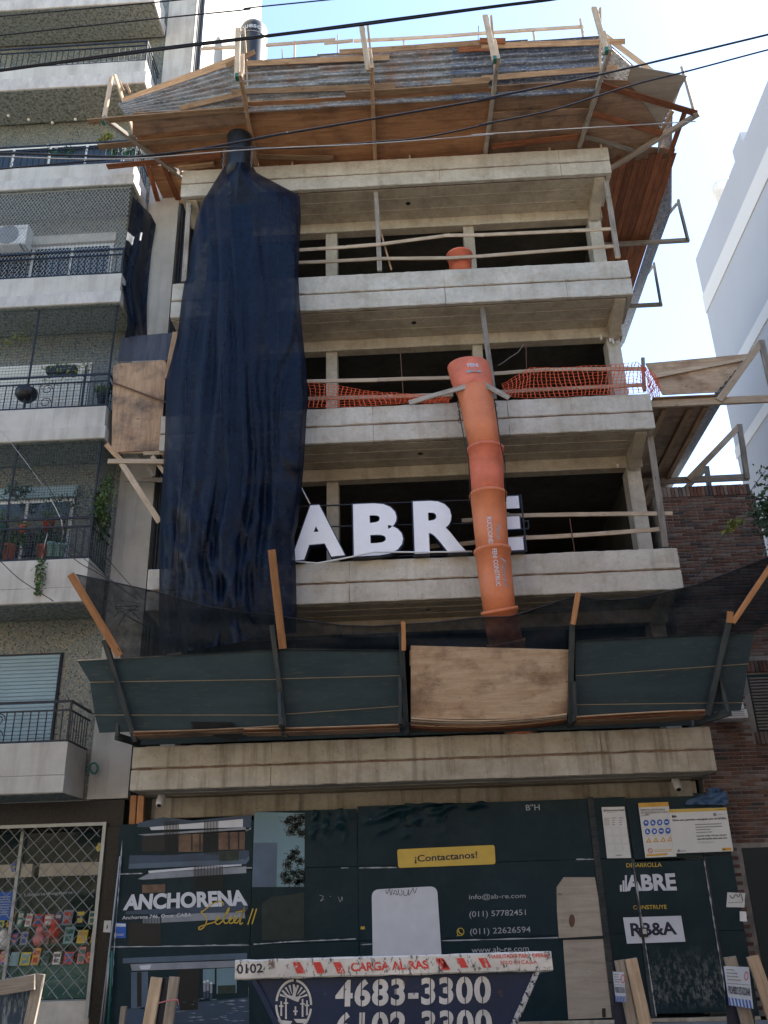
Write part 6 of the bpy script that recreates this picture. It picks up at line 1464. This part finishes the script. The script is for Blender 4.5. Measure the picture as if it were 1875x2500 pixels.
# ---------------------------------------------------------------- white high-rise
HX = 14.; far = WX((1698,633),HX); far_y = far.y; ht_ = far.z
HR = thing('white_high_rise', 'tall blank white high rise with pale floor bands behind the brick wall', 'building', (18,2,0))
box('side_wall', HX, 26, -8, far_y, 0, ht_, M['white_wall'], HR)
for p0, p1 in (((1717,722),(1723.5,769)), (c6(1659,320),c6(1659,425)), (c6(1659,890),c6(1659,975))):
    z1, z0 = WX(p0,HX).z, WX(p1,HX).z
    box('floor_band', HX-.03, HX-.004, -8, far_y+.02, z0, z1, M['white_band'], HR)
m = MB(); c = WX(c3(1530,900),HX+.3); m.box(HX+.05,HX+1.2,c.y-.5,c.y+.2,ht_,ht_+.5); m.build('roof_step', M['white_wall'], HR)
c = WX((1769,470),HX+.8); V=None
tk = thing('roof_vent', 'small white cylindrical roof vent on the high rise', 'vent', (c.x,c.y,ht_)); lathe('drum', [(.28,0),(.28,c.z-ht_),(.36,c.z-ht_),(.36,c.z-ht_+.25),(.3,c.z-ht_+.36),(.05,c.z-ht_+.42)], (c.x,c.y,ht_), M['white_plastic'], tk, 16)
# ---------------------------------------------------------------- street tree on the right
TR = thing('street_tree', 'leafy green street tree in front of the brick wall', 'tree', (10.75,-1.2,0))
tube('trunk', [(10.75,-1.2,-.05),(10.77,-1.18,1.5),(10.7,-1.15,3.2),(10.8,-1.1,4.8),(10.7,-1.05,6.4)], [.17,.14,.12,.09,.05], M['bark'], TR, 10)
for e in ((9.75,-1.0,6.3),(10.2,-1.3,7.2),(11.6,-.6,6.8),(11.3,-1.9,6.4),(9.8,-.8,6.9)): tube('limb', [(10.76,-1.12,4.6),((10.76+e[0])/2,(-1.2+e[1])/2,(4.7+e[2])/2+.25),e], [.06,.04,.012], M['bark'], TR, 6)
pts = []
for c, ex, n_ in (((9.95,-1.0,6.75),(.3,.4,.36),1300),((9.85,-1.0,6.3),(.26,.35,.3),1000),((10.7,-1.2,7.0),(.7,.8,.6),1400),((11.5,-1.1,6.7),(.8,.8,.7),900),((10.3,-1.2,6.0),(.35,.5,.3),500)): pts += blob_pts(c, ex, n_, int(n_+c[0]*10), 14)
leaves('crown', pts, .085, M['leaf_d'], TR, 3)
pp_ = W(r7(1230,730), -1.0); leaves('crown', blob_pts(pp_, (.14,.1,.07), 90, 5, 4), .08, M['leaf_y'], TR, 6)
# ---------------------------------------------------------------- overhead cables
def cable(px, Y, r_, label, mat='wire', pale=False):
    P = [Vector((*p,0)) for p in px]; out = []
    for i in range(len(P)-1):
        p0, p1, p2, p3 = P[max(i-1,0)], P[i], P[i+1], P[min(i+2,len(P)-1)]
        for k in range(8):
            t = k/8; q_ = .5*((2*p1)+(-p0+p2)*t+(2*p0-5*p1+4*p2-p3)*t*t+(-p0+3*p1-3*p2+p3)*t**3); out.append(W(q_[:2], Y))
    out.append(W(P[-1][:2], Y)); o = tube('overhead_cable', out, r_, M[mat], None, 6); return tag(o, label, 'cable', 'overhead cables crossing the street front')
cable([(-40,180),c1(0,410),c1(850,297),c1(1659,197),c2(920,142),c2(1659,42),c3(430,-5),c3(700,-60)], -6, .016, 'thick twisted black cable crossing above the water tank')
cable([(-40,170),c1(0,402),c1(850,285),c1(1659,188),c2(920,130),c2(1659,34),c3(440,-12)], -6.1, .009, 'second strand twined along the thick black cable')
cable([(-40,42),c1(0,95),c1(500,50),c1(980,5),c1(1300,-30)], -6.2, .009, 'thin black cable across the topmost balcony soffit')
cable([(-40,90),c1(0,205),c1(500,150),c1(1000,98),c1(1430,55),c2(250,46),c2(720,-2),c2(900,-25)], -6.2, .009, 'thin black cable passing just above the tank dome')
cable([(-40,372),c1(0,885),c1(400,898),c1(800,905),c1(1100,872),c1(1659,770),c2(300,800),c2(960,690),c2(1659,570),c3(0,575),c3(650,440),c3(1659,200),(1930,70)], -6, .013, 'black cable sagging across the plywood deck of the top canopy')
cable([(-40,420),c1(0,978),c1(700,915),c1(1280,856),c1(1659,858),c2(950,825),c2(1270,795),c2(1659,712),c3(0,720),c3(400,640),c3(850,500),c3(1200,410),c3(1659,288),(1930,110)], -6.05, .01, 'thinner black cable below the sagging one, running to the upper right')
cable([c1(0,905),c1(700,920),c2(300,862),c2(950,832),c2(1659,778),c3(0,777),c3(1240,703)], -6.1, .006, 'thin pale twisted wire just above the top slab', 'wire_w')
cable([(-30,1140),r4(20,0),r4(400,430),r4(760,790),r4(1010,990),r4(1240,1160)], -1.5, .006, 'dark drop wire slanting down the second balcony to the net')
cable([(-30,1190),r4(0,220),r4(330,480),r4(680,800),r4(900,930),r4(1230,1150)], -1.6, .007, 'dark drop wire slanting past the red pot to the net')
cable([(-30,1145),r4(300,0),r4(600,400),r4(850,650),r4(1060,900),r4(1300,1160)], -1.55, .006, 'dark drop wire crossing the balcony corner post')
cable([(-30,1350),r4(0,810),r4(180,975),r4(480,1170)], -1.5, .007, 'dark drop wire across the front of the cream parapet')
cable([(-20,1040),c4(0,1065),c4(110,1200),c4(250,1390)], -1.5, .005, 'pale drop wire at the third balcony edge', 'wire_w')
cable([r7(1620,0),r7(1400,310),r7(1000,960),r7(580,1600)], -1.2, .006, 'thin dark wire slanting down in front of the bricks')
for k in range(7):
    a = r4(1240+rnd.uniform(-30,30), 1240+rnd.uniform(-60,60)); o = tube('cable_tail', [W(a,.6), W((a[0]+rnd.uniform(-60,-10),a[1]+rnd.uniform(-10,25)),.6), W((a[0]+rnd.uniform(-70,30),a[1]+rnd.uniform(10,50)),.6)], .006, M['wire'], None, 4); tag(o, 'loose black cable tail behind the shade net by the cream pier', 'cable', 'loose cable tails behind the net')
# ---------------------------------------------------------------- the other side of the street (unseen behind the camera; houses added to dim street-level light)
M['ochre'] = flat('ochre_render', (.42,.36,.27), .9, var=.15, scale=1.2); M['pale_render'] = flat('pale_render', (.5,.46,.4), .9, var=.12, scale=1.2); M['clay_render'] = flat('clay_render', (.36,.26,.2), .9, var=.15, scale=1.2)
for x0, x1, h, mt, lab in ((-34,-15,13,'pale_render','unseen pale rendered apartment house across the street, left of the ochre one'), (-14.8,1.5,16,'ochre','unseen ochre rendered apartment house across the street'), (1.7,15,12,'clay_render','unseen clay coloured house straight across the street from the site'), (15.2,40,15,'pale_render','unseen long pale rendered block across the street, right of the clay coloured house')):
    t = thing('unseen_house_across', lab, 'building', ((x0+x1)/2,-17,0))
    box('wall', x0, x1, -28, -16.6, -.1, h, M[mt], t); box('cornice', x0-.05, x1+.05, -16.595, -16.2, h-.5, h, M[mt], t)
    z = 1.0
    while z < h-2.2:
        x = x0+1.2
        while x < x1-1.8:
            w_ = box('window', x, x+1.3, -16.64, -16.58, z, z+1.5, M['white_plastic'], t); box('pane', x+.08, x+1.22, -16.575, -16.56, z+.08, z+1.42, M['glass_dark'], w_); x += 2.9
        z += 2.95
